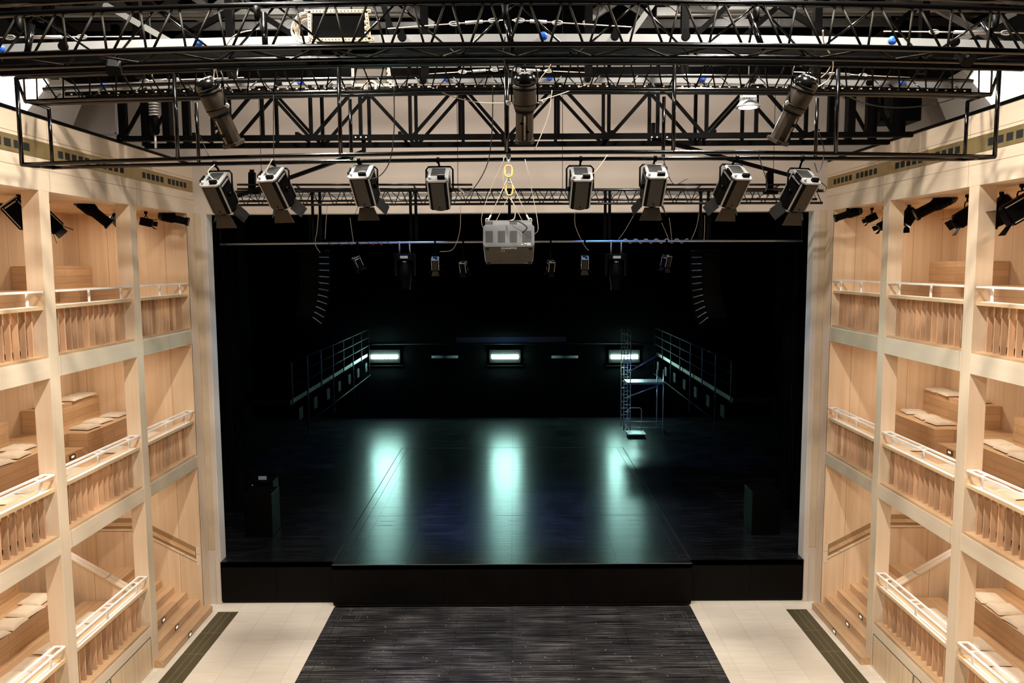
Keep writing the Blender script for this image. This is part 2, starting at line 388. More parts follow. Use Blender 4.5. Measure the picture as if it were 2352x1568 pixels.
# stage wall with proscenium opening
HW, OT = 6.70, 8.90
wf = MB().ab((-11.5, D, 0), (-HW, D+.35, 12.8)).ab((HW, D, 0), (11.5, D+.35, 12.8)).ab((-HW, D, OT), (HW, D+.35, 12.8))
wfo = struct(wf.build('wall_front', 'cream'), 'cream wall around and above the black stage opening', 'wall')
for s in (-1, 1):
    MB().ab((s*6.80, D-.012, 1.3), (s*6.94, D+.01, OT+.02)).build('edge_strip', 'strip_tint', wfo)
    MB().ab((s*6.705, D-.02, 0), (s*6.80, D+.01, 1.12)).build('plinth_block', 'cream', wfo)
    MB().ab((s*6.69, D+.002, 1.0), (s*6.71, D+.34, OT)).build('reveal_lining', 'white_wall', wfo)
# black house behind the opening
hb = MB().ab((-11.6, D+.36, 1), (-11.5, 34.3, 12.8)).ab((11.5, D+.36, 1), (11.6, 34.3, 12.8)).ab((-11.5, 34.2, 1), (11.5, 34.3, 12.8)).ab((-11.6, D+.36, 12.8), (11.6, 34.3, 12.9))
struct(hb.build('wall_stage_back', 'drape'), 'black walls and roof of the dark stage house', 'wall')
# roof of the hall
rf = MB().ab((-11.6, 3, 13.6), (11.6, D+.36, 13.7))
struct(rf.build('ceiling', 'drape'), 'black roof deck over the hall', 'ceiling')
ga = MB().ab((-11.6, D+.0, 12.8), (11.6, D+.3, 13.6))
ga.prism([(-11.5, 11.3), (-3.6, 12.1), (-1.7, 12.55), (0, 12.7), (1.7, 12.55), (3.6, 12.1), (11.5, 11.3), (11.5, 13.6), (-11.5, 13.6)], D-.06, D-.02, Matrix(((1, 0, 0, 0), (0, 0, 1, 0), (0, 1, 0, 0), (0, 0, 0, 1))))
struct(ga.build('trim_2', 'drape'), 'black strip above the cream stage wall', 'trim')
for s in (-1, 1):
    # white faceted upper walls set back behind the gallery fronts
    m = MB(); X = s*9.6
    m.ab((X, Y0, TOP-.3), (X+s*.2, D, 13.6))
    m.ab((s*(W+.26), Y0, TOP-.14), (X, D, TOP-.10))
    o = struct(m.build('wall_upper_'+side[s], 'white_wall'), 'off-white upper wall set back above the %s gallery front' % side[s], 'wall')
    MB().ab((s*7.1, Y0, 11.35), (s*9.6, D, 11.45)).build('black_soffit', 'drape', o)
    for y in (9.0, 11.9, 14.8):
        f = MB(); yb = y+1.0
        vs = [(X, y, TOP-.1), (X, yb+1.0, TOP-.1), (X-s*1.1, y+.25, 11.34), (X-s*.9, yb+.7, 11.34), (X, y, 11.34), (X, yb+1, 11.34)]
        f.add(vs, [(0, 1, 3, 2), (0, 2, 4), (1, 5, 3), (2, 3, 5, 4)])
        f.build('facet', 'white_wall', o)

def tier_x(s, a, b): return (s*a, s*b)
def build_side(s):
    sd = side[s]
    # ---- front frame: posts, beams and fascia
    wl = MB()
    wl.ab((s*BACK, Y0, 0), (s*(BACK+.1), YE, CEIL))
    struct(wl.build('wall_'+sd, 'panelY'), 'timber back wall of the galleries on the %s' % sd, 'wall')
    struct(MB().ab((s*W, YE, 0), (s*(BACK+.1), D, CEIL)).build('wall_end_'+sd, 'panelX'), 'timber end wall of the %s galleries beside the stage' % sd, 'wall')
    root = thing('gallery_frame', 'pale timber frame of posts, floor beams and fascia on the %s' % sd, 'timber frame', (s*W, 12, 0), kind='structure')
    MB().ab((s*(W-.004), YE, 0), (s*(W+.01), D, CEIL)).build('corner_post', 'post', root)
    struct(MB().ab((s*W, Y0, 0), (s*(BACK+.1), Y0+.1, CEIL)).build('wall_near_'+sd, 'panelX'), 'timber end wall of the %s galleries behind the camera view' % sd, 'wall')
    slabs = thing('gallery_ceilings', 'timber undersides of the %s gallery floors' % sd, 'ceiling', (s*8.2, 12, 3.3), kind='structure')
    for y0, y1 in POSTS:
        MB().ab((s*W, y0, 0), (s*(W+.27), y1, CEIL)).build('post', 'post', root, bevel=.006)
    for z0, z1 in ((3.33, 3.60), (6.08, 6.39)):
        MB().ab((s*(W+.002), Y0, z0), (s*(W+.28), YE+.01, z1)).build('floor_beam', 'fascia', root, bevel=.004)
        MB().ab((s*(W-.003), 14.72, z0+.02), (s*(W+.0), D-.02, z1-.03)).build('beam_tint_strip', 'strip_tint', root)  # thin strip that paints the cold-light tint onto the beam by the stage
        MB().ab((s*(W+.28), Y0+.1, z0), (s*BACK, YE, z0+.12)).build('soffit', 'panelX', slabs)
    MB().ab((s*(W+.002), Y0, .0), (s*(W+.28), 14.45, .86)).build('plinth_beam', 'fascia', root)
    MB().ab((s*W, Y0, CEIL), (s*(W+.28), D, TOP-.02)).build('fascia', 'fascia', root)
    MB().ab((s*(W+.28), Y0, CEIL), (s*BACK, D, CEIL+.12)).build('soffit', 'panelX', slabs)
    MB().ab((s*(W-.01), Y0, TOP-.02), (s*(W+.25), D, TOP+.03)).build('top_edging', 'blackm', root)
    v = MB().ab((s*(W-.008), Y0, 9.37), (s*W, D-.02, 9.61)).build('vent_strip', 'brass', root)
    hs = MB()
    for ya, yb, nn in ((15.0, 15.95, 5), (16.1, 17.05, 5), (12.25, 13.2, 5), (13.35, 14.35, 5), (9.6, 10.5, 4), (10.75, 11.6, 4)):
        for i in range(nn):
            w_ = (yb-ya)/nn
            hs.ab((s*(W-.011), ya+i*w_, 9.43), (s*(W-.006), ya+i*w_+w_*.68, 9.54))
    hs.build('vent_slots', 'hole', v)
    # cupboard doors below the ground gallery
    for a, b, nm in ((12.9, 14.38, 0), (11.98, 12.85, 1)):
        d = MB().ab((s*(W-.004), a, .06), (s*(W+.0), b, .66)).build('cupboard_door', 'panelY', root)
        MB().ab((s*(W-.0055), a-.012, .05), (s*(W-.001), a-.002, .67)).ab((s*(W-.0055), b+.002, .05), (s*(W-.001), b+.012, .67)).ab((s*(W-.0055), a-.012, .665), (s*(W-.001), b+.012, .675)).build('door_gap', 'hole', d)
    # floor strip: dark metal grille let into the floor
    g = MB().ab((s*6.17, 8, .0), (s*6.63, 16.93, .006)).build('floor_grille', 'stone')
    tag(g, 'dark metal grille strip let into the %s side of the floor' % sd, 'floor grille'); g['kind'] = 'structure'
    jl = MB()
    for x in (6.335, 6.465): jl.ab((s*x, 8, .006), (s*(x+.006), 16.93, .0075))
    for y in (9.4, 10.8, 12.2, 13.6, 15.0, 15.9): jl.ab((s*6.17, y, .006), (s*6.63, y+.006, .0075))
    jl.build('joint_lines', 'line', g)
    # ---- seating tiers
    gal = ('ground', 'middle', 'top')
    for li, L in enumerate(LV):
        blocks = [(Y0+.12, 13.85)] if li == 0 else [(Y0+.12, 13.85), (14.92, YE-.01)]
        yF = 14.40 if li == 0 else YE-.01
        f = MB().ab((s*7.30, Y0+.1, L+.12), (s*8.22, yF, L+.53))
        t = f.build('front_tier', 'bench'); t['kind'] = 'structure'
        tag(t, 'low timber seating step behind the railing, %s gallery on the %s' % (gal[li], sd), 'seating step')
        MB().ab((s*6.99, Y0+.1, L-.05), (s*7.32, yF, L+.03)).build('footwell_floor', 'bench', t)
        if li: MB().ab((s*7.0, Y0+.1, L-.19), (s*BACK, YE, L-.06)).build('deck_slab', 'bench', t)
        for bi, (a, b) in enumerate(blocks):
            where = 'by the stage' if bi else 'nearer the camera'
            if li == 0: where = 'under the posts'
            q = thing('tiered_bench', 'two-tier plank bench, %s gallery on the %s, %s' % (gal[li], sd, where), 'bench', (s*8.8, (a+b)/2, L+.5), 'plank benches in the side galleries')
            MB().ab((s*8.22, a, L+.50), (s*9.05, b, L+.94)).build('lower_seat', 'bench', q, bevel=.004)
            MB().ab((s*8.225, a-.008, L+.50), (s*9.05, a, L+.935)).ab((s*9.055, a-.008, L+.94), (s*(BACK-.012), a, L+1.385)).build('end_panel', 'benchX', q)
            MB().ab((s*9.05, a, L+.50), (s*(BACK-.01), b, L+1.39)).build('upper_seat', 'bench', q, bevel=.004)
        if li:
            q = thing('aisle_step', 'timber step with small lit lamp in the %s gallery aisle, %s side' % (gal[li], sd), 'step', (s*8.8, 14.4, L+.5), 'aisle steps between the benches')
            MB().ab((s*8.22, 13.86, L+.50), (s*8.6, 14.91, L+.70)).ab((s*8.6, 13.86, L+.50), (s*BACK, 14.91, L+.94)).build('tread_block', 'benchX', q)
            p = MB().ab((s*8.212, 14.25, L+.565), (s*8.222, 14.45, L+.665)).build('light_frame', 'bronze', q)
            MB().ab((s*8.207, 14.31, L+.60), (s*8.214, 14.40, L+.64)).build('light_lens', 'step_led', p)
    # ---- ground stair in the bay next to the stage
    q = thing('staircase', 'broad timber steps rising away from the stage corner on the %s' % sd, 'stairs', (s*7.6, 15.7, 0))
    for kk in range(7):
        x = 6.76+.28*kk
        MB().ab((s*x, 14.58 if kk > 0 else 14.47, 0 if kk == 0 else .15*kk-.02), (s*(x+.30 if kk < 6 else BACK), YE+.0, .15*(kk+1))).build('step', 'bench', q, bevel=.004)
    MB().ab((s*(W+.02), 14.71, 0), (s*(8.44), 14.72, .1)).build('stringer', 'panelX', q)
    for kk, yy in ((0, 15.71), (1, 15.73), (2, 15.75)):
        x = 6.76+.28*kk; z = .15*kk
        p = MB().ab((s*(x-.006), yy-.085, z+.03), (s*x, yy+.085, z+.125)).build('light_frame', 'bronze', q)
        MB().ab((s*(x-.010), yy-.045, z+.052), (s*(x-.004), yy+.045, z+.10)).build('light_lens', 'step_led', p)
    # sloping wall between stair and seats
    def xz(x): return 1.50+.60*(x-7.24)
    pl = [(7.24, 0.0), (9.05, 0.0), (9.05, xz(9.05)), (7.24, xz(7.24))]
    mt = Matrix(((s, 0, 0, 0), (0, 0, 1, 0), (0, 1, 0, 0), (0, 0, 0, 1)))
    q = thing('stair_parapet', 'sloping timber parapet between the %s stair and the ground seats' % sd, 'parapet', (s*8, 14.5, 0), kind='structure')
    MB().prism(pl, 14.46, 14.56, mt).build('parapet_panel', 'panelX', q)
    MB().prism([(7.22, xz(7.22)), (9.07, xz(9.07)), (9.07, xz(9.07)+.035), (7.22, xz(7.22)+.035)], 14.40, 14.60, mt).build('sloping_cap', 'fascia', q)
    # recessed handrail on the end wall
    q = thing('wall_handrail', 'timber handrail in a sloping slot on the %s end wall' % sd, 'handrail', (s*8, YE, 1.8), kind='structure')
    pts = [(7.08, 1.24), (7.08, 1.50), (8.35, 2.18), (9.45, 2.18), (9.45, 1.94), (8.40, 1.94)]
    MB().prism(pts, YE-.012, YE+.002, mt).build('slot', 'slot_shade', q)  # flat board coloured with the shade inside the slot
    bp = lambda z: [(7.09, 1.315+z), (7.09, 1.40+z), (8.37, 2.08+z), (9.44, 2.08+z), (9.44, 2.0+z), (8.40, 2.0+z)]
    MB().prism(bp(0), YE-.03, YE-.0, mt).build('rail', 'bench', q)
    MB().prism([(7.06, 1.18), (7.06, 1.22), (8.40, 1.935), (9.45, 1.935), (9.45, 1.90), (8.42, 1.90)], YE-.03, YE, mt).build('slot_sill', 'fascia', q)
    MB().ab((s*6.98, YE-.008, 1.08), (s*7.07, YE, 1.52)).build('end_block', 'fascia', q)
    # ---- railings
    bays = [(14.70, YE, 'bay beside the stage'), (11.96, 14.45, 'middle bay'), (9.22, 11.70, 'bay nearest the camera')]
    for li, L in enumerate(LV):
        for bi, (a, b, where) in enumerate(bays):
            if li == 0 and bi == 0: continue
            q = thing('slatted_railing', 'slatted timber railing with white handrail, %s gallery %s, %s' % (gal[li], sd, where), 'railing', (s*7.1, (a+b)/2, L), 'slatted gallery railings')
            MB().ab((s*6.99, a, L+.725), (s*7.21, b, L+.78)).build('cap', 'cap', q, bevel=.003)
            n = 14
            for i in range(n):
                y = a+(b-a)*(i+.7)/(n+.4)
                MB().ab((s*7.10, y-.014, L), (s*7.18, y+.014, L+.725)).build('baluster', 'slat', q)
            MB().ab((s*(W+.01), a, L-.01), (s*7.26, b, L+.003)).build('sill', 'fascia', q)
            h = MB(); zt = L+1.0; aa, bb = a+.03, b-.03
            h.ab((s*7.0, aa+.1, L+.78), (s*7.10, bb-.1, L+.788))
            r = h.build('base_bar', 'white', q)
            h = MB()
            for x in (6.975, 7.125): h.bar((s*x, aa, zt), (s*x, bb, zt), .034, .026)
            for y in (aa, (a+b)/2, bb): h.bar((s*6.975, y, zt), (s*7.125, y, zt), .026, .020)
            h.build('handrail', 'white', q)
            for y in (a+(b-a)*.45, a+(b-a)*.88):
                MB().ab((s*7.03, y-.018, L+.785), (s*7.055, y+.018, zt-.006)).bar((s*6.975, y, zt-.008), (s*7.125, y, zt-.008), .02, .014).build('rail_post', 'white', q)
for s in (-1, 1): build_side(s)

# ------------------------------------------------------------------ cushions
def cushion_mesh():
    n = 14; vs = []; fs = []
    def top(u, v): # u,v in -1..1
        e = (1-abs(u)**5)*(1-abs(v)**5)
        h = .052*e**.33
        for cu in (-.45, .45):
            for cv in (-.45, .45):
                h -= .014*math.exp(-((u-cu)**2+(v-cv)**2)/.02)
        h += .004*math.sin(9*u+3*v)*e
        return h
    for side_ in (1, -1):
        for i in range(n+1):
            for j in range(n+1):
                u = -1+2*i/n; v = -1+2*j/n
                pinch = 1-.05*(1-abs(u))*(abs(v) > .99)-.0
                x = .21*u*(1-.06*(1-u*u)*0); y = .21*v
                k = 1+.05*(abs(u)*abs(v))
                z = top(u, v)*side_
                vs.append((x*k, y*k, z*(1 if side_ > 0 else .35)+.02))
    m = (n+1)*(n+1)
    for q in (0, 1):
        for i in range(n):
            for j in range(n):
                a = q*m+i*(n+1)+j; f = (a, a+n+1, a+n+2, a+1)
                fs.append(f if q == 0 else tuple(reversed(f)))
    me = bpy.data.meshes.new('cushion'); me.from_pydata(vs, [], fs)
    me.polygons.foreach_set('use_smooth', [True]*len(fs)); me.materials.append(M['cushion'])
    return me
cme = cushion_mesh()
def cushions(s, row, L, dz, cx, ys, phrase):
    n = len(ys)
    words = {1: ['the only one'], 2: ['nearer the stage', 'nearer the camera'], 3: ['nearest the stage', 'middle of three', 'nearest the camera'],
             4: ['nearest the stage', 'second from the stage', 'third from the stage', 'nearest the camera'],
             5: ['nearest the stage', 'second from the stage', 'middle of five', 'fourth from the stage', 'nearest the camera']}[n]
    for i, y in enumerate(ys):
        x = cx
        if isinstance(y, tuple): x, y = y
        o = bpy.data.objects.new('seat_cushion', cme); C.objects.link(o)
        o.location = (s*x, y, L+dz+.001); o.rotation_euler = (0, 0, random.uniform(-.16, .16))
        tag(o, 'linen cushion on %s, %s gallery %s, %s' % (row, phrase, side[s], words[i]), 'cushion', 'linen seat cushions on the %s, %s gallery %s' % (row, phrase, side[s]))
for s in (-1, 1):
    if s < 0:
        cushions(s, 'the rear bench', 1.80-.94, .94, 8.45, [(8.52, 13.5), (8.42, 13.0), (8.40, 12.5), (8.42, 12.05)], 'ground')
        cushions(s, 'the front step', 1.39-.53, .53, 7.62, [(7.60, 13.62), (7.6, 13.12), (7.66, 12.5), (7.70, 11.95), (7.72, 11.5)], 'ground')
        cushions(s, 'the lower bench beside the stage', 3.6, .94, 8.6, [(8.6, 16.68), (8.60, 16.02), (8.53, 15.40)], 'middle')
        cushions(s, 'the lower bench nearer the camera', 3.6, .94, 8.5, [(8.75, 13.6), (8.50, 13.05), (8.45, 12.5)], 'middle')
        cushions(s, 'the upper bench beside the stage', 3.6, 1.39, 9.22, [16.6, (9.22, 16.1), (9.22, 15.35)], 'middle')
        cushions(s, 'the front step', 3.6, .53, 7.7, [(7.73, 16.5), (7.72, 15.15), (7.70, 13.5), (7.72, 12.4), (7.70, 11.85)], 'middle')
        cushions(s, 'the upper bench', 6.39, 1.39, 9.2, [(9.2, 13.3), (9.2, 12.8)], 'top')
    else:
        cushions(s, 'the rear bench', .86, .94, 8.45, [(8.47, 13.35), (8.47, 12.9), (8.45, 12.42), (8.40, 11.95)], 'ground')
        cushions(s, 'the front step', .86, .53, 7.62, [(7.60, 13.6), (7.62, 13.15), (7.74, 12.5), (7.70, 12.0), (7.72, 11.5)], 'ground')
        cushions(s, 'the lower bench beside the stage', 3.6, .94, 8.6, [(8.65, 16.55), (8.64, 15.95), (8.6, 15.42)], 'middle')
        cushions(s, 'the lower bench nearer the camera', 3.6, .94, 8.5, [(8.62, 13.6), (8.56, 13.1), (8.5, 12.6)], 'middle')
        cushions(s, 'the upper bench beside the stage', 3.6, 1.39, 9.22, [16.65, (9.22, 16.15), (9.22, 15.35)], 'middle')
        cushions(s, 'the front step', 3.6, .53, 7.7, [(7.76, 15.5), (7.76, 15.0), (7.74, 13.45), (7.77, 12.35), (7.75, 11.85)], 'middle')

# ------------------------------------------------------------------ trusses
def bow(px_y, depth, n=24):
    """polyline through measured (px, py) points at one depth, gently cambered"""
    p = [at(x, y, depth) for x, y in px_y]
    xs = [q.x for q in p]
    def zof(x):
        (x0, z0), (x1, z1), (x2, z2) = [(q.x, q.z) for q in p]
        return z0*(x-x1)*(x-x2)/((x0-x1)*(x0-x2))+z1*(x-x0)*(x-x2)/((x1-x0)*(x1-x2))+z2*(x-x0)*(x-x1)/((x2-x0)*(x2-x1))
    return zof, [Vector((xs[0]+(xs[2]-xs[0])*i/n, depth, zof(xs[0]+(xs[2]-xs[0])*i/n))) for i in range(n+1)]

def warren(m, zt, yt, zb, yb, x0, x1, pitch, r, gap=.0):
    n = max(1, round((x1-x0)/pitch)); pt = (x1-x0)/n
    for i in range(n):
        a = x0+i*pt; c = a+pt/2
        m.tube([(a+gap, yb, zb(a+gap)), (c-gap, yt, zt(c-gap))], r, 6)
        m.tube([(c+gap, yt, zt(c+gap)), (a+pt-gap, yb, zb(a+pt-gap))], r, 6)

# Truss A : the big front truss across the top of the picture
zA1, pA1 = bow([(0, 34), (1176, 4), (2352, 24)], 8.2)
zA2, pA2 = bow([(0, 128), (1176, 103), (2352, 119)], 8.0)
zA3, pA3 = bow([(0, 156), (1176, 130), (2352, 144)], 8.45)
t = thing('lighting_truss', 'big black tubular truss spanning the top of the hall, nearest the camera', 'truss', (0, 8.2, 10))
ext = 1.6
def extend(z, y):
    return [Vector((-6.7+13.4*i/30, y, z(-6.7+13.4*i/30))) for i in range(31)]
MB().tube(extend(zA1, 8.2), .032, 12).build('top_chord', 'black', t)
MB().tube(extend(zA2, 8.0), .030, 12).build('bottom_chord', 'black', t)
MB().tube(extend(zA3, 8.45), .030, 12).build('bottom_chord', 'black', t)
m = MB(); warren(m, zA1, 8.2, zA2, 8.0, -6.7, 6.72, .392, .0125, .03); m.build('web', 'webm', t)
m = MB(); warren(m, zA1, 8.2, zA3, 8.45, -6.6, 6.82, 1.176, .012, .0); m.build('web', 'black', t)
m = MB(); warren(m, zA3, 8.45, zA2, 8.0, -6.6, 6.82, .784, .012, .0); m.build('web', 'webm', t)
for px, py in ((42, 42), (590, 15), (1160, 12), (1738, 18), (2288, 35)):
    a = at(px, py, 7.96); m = MB().lathe([(.012, 0), (.036, .0), (.028, -.11), (.014, -.14)], Matrix.Translation(a), 12); m.build('rubber_stop', 'blackm', t)
    b = at(px+18, 118, 8.0); MB().tube([a+Vector((0, .22, 0)), Vector((b.x, 8.02, b.z))], .03, 10).build('truss_post', 'black', t)
# one more pipe of the same family above it
z0, p0 = bow([(0, 10), (1176, -22), (2352, 4)], 7.6)
o = MB().tube(p0, .03, 12).build('steel_pipe', 'black'); tag(o, 'black horizontal pipe just above the front truss at the picture top', 'pipe')
z0, p0 = bow([(0, 166), (1176, 141), (2352, 156)], 9.6)
o = MB().tube([q+Vector((0, 0, .03)) for q in p0], .04, 12).build('steel_pipe', 'black'); tag(o, 'black horizontal pipe between the front truss and the hanging grid', 'pipe')
for yy, py, nm, hh_ in ((9.05, 114, 'upper', .075), (9.3, 137, 'lower', .085)):
    zf_, pf_ = bow([(0, py+29), (1176, py), (2352, py+17)], yy)
    m = MB()
    for a, b in zip(pf_, pf_[1:]): m.bar(a, b, .06, hh_)
    o = m.build('flat_bar', 'blackm'); tag(o, 'flat black steel bar behind the front truss, %s of the two' % nm, 'bar', 'flat bars behind the front truss')

# Grid B : hanging rectangular frame carrying the lanterns
YF, YB = 10.0, 10.66
XE = 6.12
zBt, _ = bow([(38, 178), (1176, 146), (2290, 158)], YF)
zBb, _ = bow([(60, 233), (1176, 206), (2275, 217)], 10.15)
zBc, _ = bow([(60, 241), (1176, 213), (2275, 224)], 10.4)
zLf, _ = bow([(47, 378), (1176, 350), (2283, 360)], YF)
zLb, _ = bow([(112, 385), (1176, 366), (2218, 366)], YB)
t = thing('lighting_grid_frame', 'black hanging pipe frame with ladder truss above and twin lantern pipes below', 'lighting frame', (0, 10.3, 9.6))
def run(z, y, x0=-XE, x1=XE, n=28): return [Vector((x0+(x1-x0)*i/n, y, z(x0+(x1-x0)*i/n))) for i in range(n+1)]
MB().tube(run(zBt, YF), .028, 12).build('top_chord', 'black', t)
MB().tube(run(zBb, 10.15), .026, 12).build('ladder_chord', 'black', t)
MB().tube(run(zBc, 10.4), .026, 12).build('ladder_chord', 'black', t)
MB().tube([(x, YB-.1, z-.02) for x, _, z in run(zBt, YF)], .024, 10).build('top_chord', 'black', t)
MB().tube(run(zLf, YF), .026, 12).build('lantern_pipe', 'black', t)
MB().tube(run(zLb, YB), .026, 12).build('lantern_pipe', 'black', t)
m = MB(); warren(m, zBt, YF, zBb, 10.15, -6.0, 6.0, .333, .0095, .035); m.build('web', 'webm', t)
m = MB(); warren(m, zBt, YB-.1, zBc, 10.4, -6.0, 6.0, .5, .008, .02); m.build('web', 'black', t)
for s in (-1, 1):
    x = s*XE
    MB().tube([(x, YF, zBt(x)), (x, 10.15, zBb(x)), (x, 10.4, zBc(x)), (x, YB, zBc(x))], .02, 8).build('end_strut', 'black', t)
    MB().tube([(x, YF, zLf(x)), (x, YB, zLb(x))], .026, 10).build('end_strut', 'black', t)
    MB().tube([(x*.985, YF, zBt(x)), (x, 10.15, zBb(x))], .012, 8).build('end_strut', 'brown', t)
for x in (-6.12, -4.15, -2.1, 0, 2.08, 4.12, 6.12):
    xx = x-(.01 if x == 0 else 0)
    MB().tube([(xx, YF, zBt(xx)), (xx, YF, zLf(xx))], .030 if abs(x) < .1 else .026, 10).build('drop_post', 'black', t)
    if abs(x) > .1: MB().tube([(x, YB, zBc(x)), (x, YB, zLb(x))], .024, 10).build('drop_post', 'black', t)

# Bridge C : deep black lattice girders
t = thing('lattice_bridge', 'deep black twin lattice girder bridge in front of the cream wall', 'bridge', (0, 13.6, 10.5))
for gi, yb in enumerate((13.15, 13.95)):
    zz, _ = bow([(300, 318-gi*0), (1176, 314), (2060, 316)], 13.15)
    zb = zz(0)+.0; zt_ = 11.08
    L0, L1 = (-6.62, 6.75)
    MB().bar((L0+.25, yb, zb), (L1-.1, yb, zb), .09, .085).build('bottom_chord', 'blackm', t)
    MB().bar((L0+.25, yb, zt_), (L1-.1, yb, zt_), .09, .15).build('top_chord', 'blackm', t)
    m = MB(); nodes_ = [at(px, 316, 13.15).x for px in (490, 715, 943, 1165, 1398, 1622, 1850)]
    top = [at(px, 316, 13.15).x for px in (604, 829, 1057, 1282, 1510, 1736)]
    for x in nodes_+top: m.bar((x, yb, zb), (x, yb, zt_), .055, .055)
    for i, x in enumerate(nodes_):
        if i > 0: m.bar((x-.02, yb, zb), (top[i-1]-(.0), yb, zt_-.35), .05, .05, (0, 1, 0))
        if i < len(top): m.bar((x+.02, yb, zb), (top[i], yb, zt_-.35), .05, .05, (0, 1, 0))
    m.build('lattice', 'blackm', t)
    for s in (-1, 1):
        x = s*6.35
        for dx, ww in ((0, .12), (-s*.42, .10), (-s*.72, .12)):
            MB().bar((x+dx, yb, zb), (x+dx, yb, zt_), ww, .1).build('end_post', 'blackm', t)
        MB().bar((x, yb, zb), (x-s*.62, yb, zt_-.2), .05, .05, (0, 1, 0)).build('end_brace', 'blackm', t)
m = MB()
for x in (-5.2, -3.5, -1.8, 1.7, 3.4, 5.1): m.bar((x, 13.15, 9.93), (x, 13.95, 9.93), .05, .05)
m.build('cross_tie', 'blackm', t)
for px in (817, 829, 841, 1497, 1509, 1532):
    a = at(px, 315, 13.09); MB().lathe([(.014, 0), (.014, .012)], Matrix.Translation(a) @ Matrix.Rotation(pi/2, 4, 'X'), 10).build('bolt', 'steel', t)
# black raking struts and brackets that drop from the bridge to the rear truss
for a, b, y0, y1, nm in (((540, 452), (836, 348), 15.6, 13.2, 'left'), ((1850, 412), (1500, 318), 15.6, 13.2, 'right')):
    o = MB().bar(at(*a, y0), at(*b, y1), .06, .06).bar(at(*b, y1), at(*b, y1)+Vector((0, 0, .25)), .06, .06).build('raking_strut', 'blackm'); tag(o, 'black raking strut below the %s half of the bridge' % nm, 'strut', 'raking struts')
for px, nm in ((579, 'left'), (1768, 'right')):
    a = at(px, 396, 15.6); b = at(px, 442, 15.6)
    o = MB().bar(a, b, .13, .08).bar(b+Vector((-.12, 0, 0)), b+Vector((.15, 0, 0)), .1, .06).bar(a, a+Vector((0, -.02, .05)), .08, .05).build('hanging_bracket', 'blackm'); tag(o, 'short black hanging bracket near the %s end of the rear truss' % nm, 'bracket', 'hanging brackets')

# grey trunking with sockets
def trunking(y, pts, h, label, caps, nblack):
    z, p = bow(pts, y)
    t = thing('socket_trunking', label, 'trunking', (0, y, z(0)), 'grey socket trunking')
    p = [Vector((-8+16*i/40, y, z(-8+16*i/40))) for i in range(41)] if y > 12 else [Vector((-6.8+13.6*i/40, y, z(-6.8+13.6*i/40))) for i in range(41)]
    m = MB()
    for a, b in zip(p, p[1:]): m.bar(a, b, .05, h)
    m.build('tray', 'trunk', t)
    for px, py in caps:
        a = at(px, py, y-.07)
        MB().lathe([(.045, 0), (.05, .02), (.04, .05), (.02, .055)], Matrix.Translation(a) @ Matrix.Rotation(pi/2, 4, 'X'), 12).build('blue_socket', 'blue', t)['label'] = 'blue capped socket'
    for px, py in nblack:
        a = at(px, py, y-.07)
        MB().lathe([(.05, 0), (.05, .05)], Matrix.Translation(a) @ Matrix.Rotation(pi/2, 4, 'X'), 12).ab(a+Vector((-.02, -.02, -.02)), a+Vector((.02, .0, .09))).build('socket', 'blackm', t)
    return t
trunking(9.2, [(0, 112), (1176, 88), (2352, 105)], .085, 'grey trunking with blue sockets behind the front truss', [(458, 98), (1248, 84), (2048, 94), (4, 112)], [(148, 108), (924, 86), (1574, 85), (2190, 98), (1412, 84)])
trunking(11.8, [(150, 203), (1176, 182), (2230, 196)], .10, 'grey trunking with blue sockets behind the hanging grid', [(238, 200), (690, 188), (1026, 181), (1262, 179), (1614, 180), (2072, 188)], [(640, 190), (972, 186), (1350, 182), (1728, 183), (1996, 190)])
# perforated black rail below the rear trunking
z, p = bow([(150, 216), (1176, 197), (2230, 208)], 11.6)
t = thing('perforated_rail', 'black perforated rail beneath the rear grey trunking', 'rail', (0, 11.6, z(0)))
MB().bar(p[0], p[12], .03, .05).bar(p[12], p[24], .03, .05).build('rail_bar', 'blackm', t)
for q in p[2:24:5]: MB().bar((q.x, 11.62, q.z), (q.x, 11.79, q.z+.10), .03, .02).build('rail_bracket', 'blackm', t)
m = MB()
for i in range(96):
    x = p[0].x+.1+(p[-1].x-p[0].x-.2)*i/95; m.ab((x-.014, 11.58, z(x)-.008-.01), (x+.014, 11.583, z(x)+.008-.01))
m.build('slots', 'strut', t)['kind'] = 'stuff'

# black beams and posts between the trusses (upper zone)
for px, y, nm in ((118, 10.9, 'first from the left'), (318, 10.9, 'second from the left'), (530, 10.9, 'third from the left'), (975, 10.9, 'left of the middle'), (1352, 10.9, 'right of the middle'), (1572, 10.9, 'third from the right'), (1876, 10.9, 'second from the right'), (2120, 10.9, 'first from the right')):
    a = at(px, 100, y); o = MB().bar((a.x, y, 10.3), (a.x, y, 13.6), .1, .1).build('roof_hanger', 'blackm'); tag(o, 'black vertical roof hanger behind the front truss, %s' % nm, 'hanger', 'black roof hangers')
# large raking black members with lit edges
rk = [((240, 10), (395, 98)), ((395, 98), (560, 8)), ((560, 8), (690, 92)), ((880, 8), (905, 92)), ((1440, 92), (1500, 8)), ((1700, 92), (1790, 12)), ((1790, 12), (1935, 100)), ((2000, 98), (2110, 15)), ((2150, 20), (2310, 105)), ((100, 18), (210, 100)), ((330, 0), (470, 95)), ((1590, 88), (1680, 5)), ((2190, 100), (2330, 30)), ((20, 40), (95, 110))]
t = thing('raking_roof_bracing', 'black and grey raking bars criss-crossing under the roof', 'bracing', (0, 11, 11.5), kind='structure')
for i, (a, b) in enumerate(rk):
    yy = 10.6+(i % 3)*.5
    MB().bar(at(*a, yy), at(*b, yy), .075, .06, (0, 1, 0)).build('raking_bar', 'blackm' if i % 4 else 'greybeam', t)
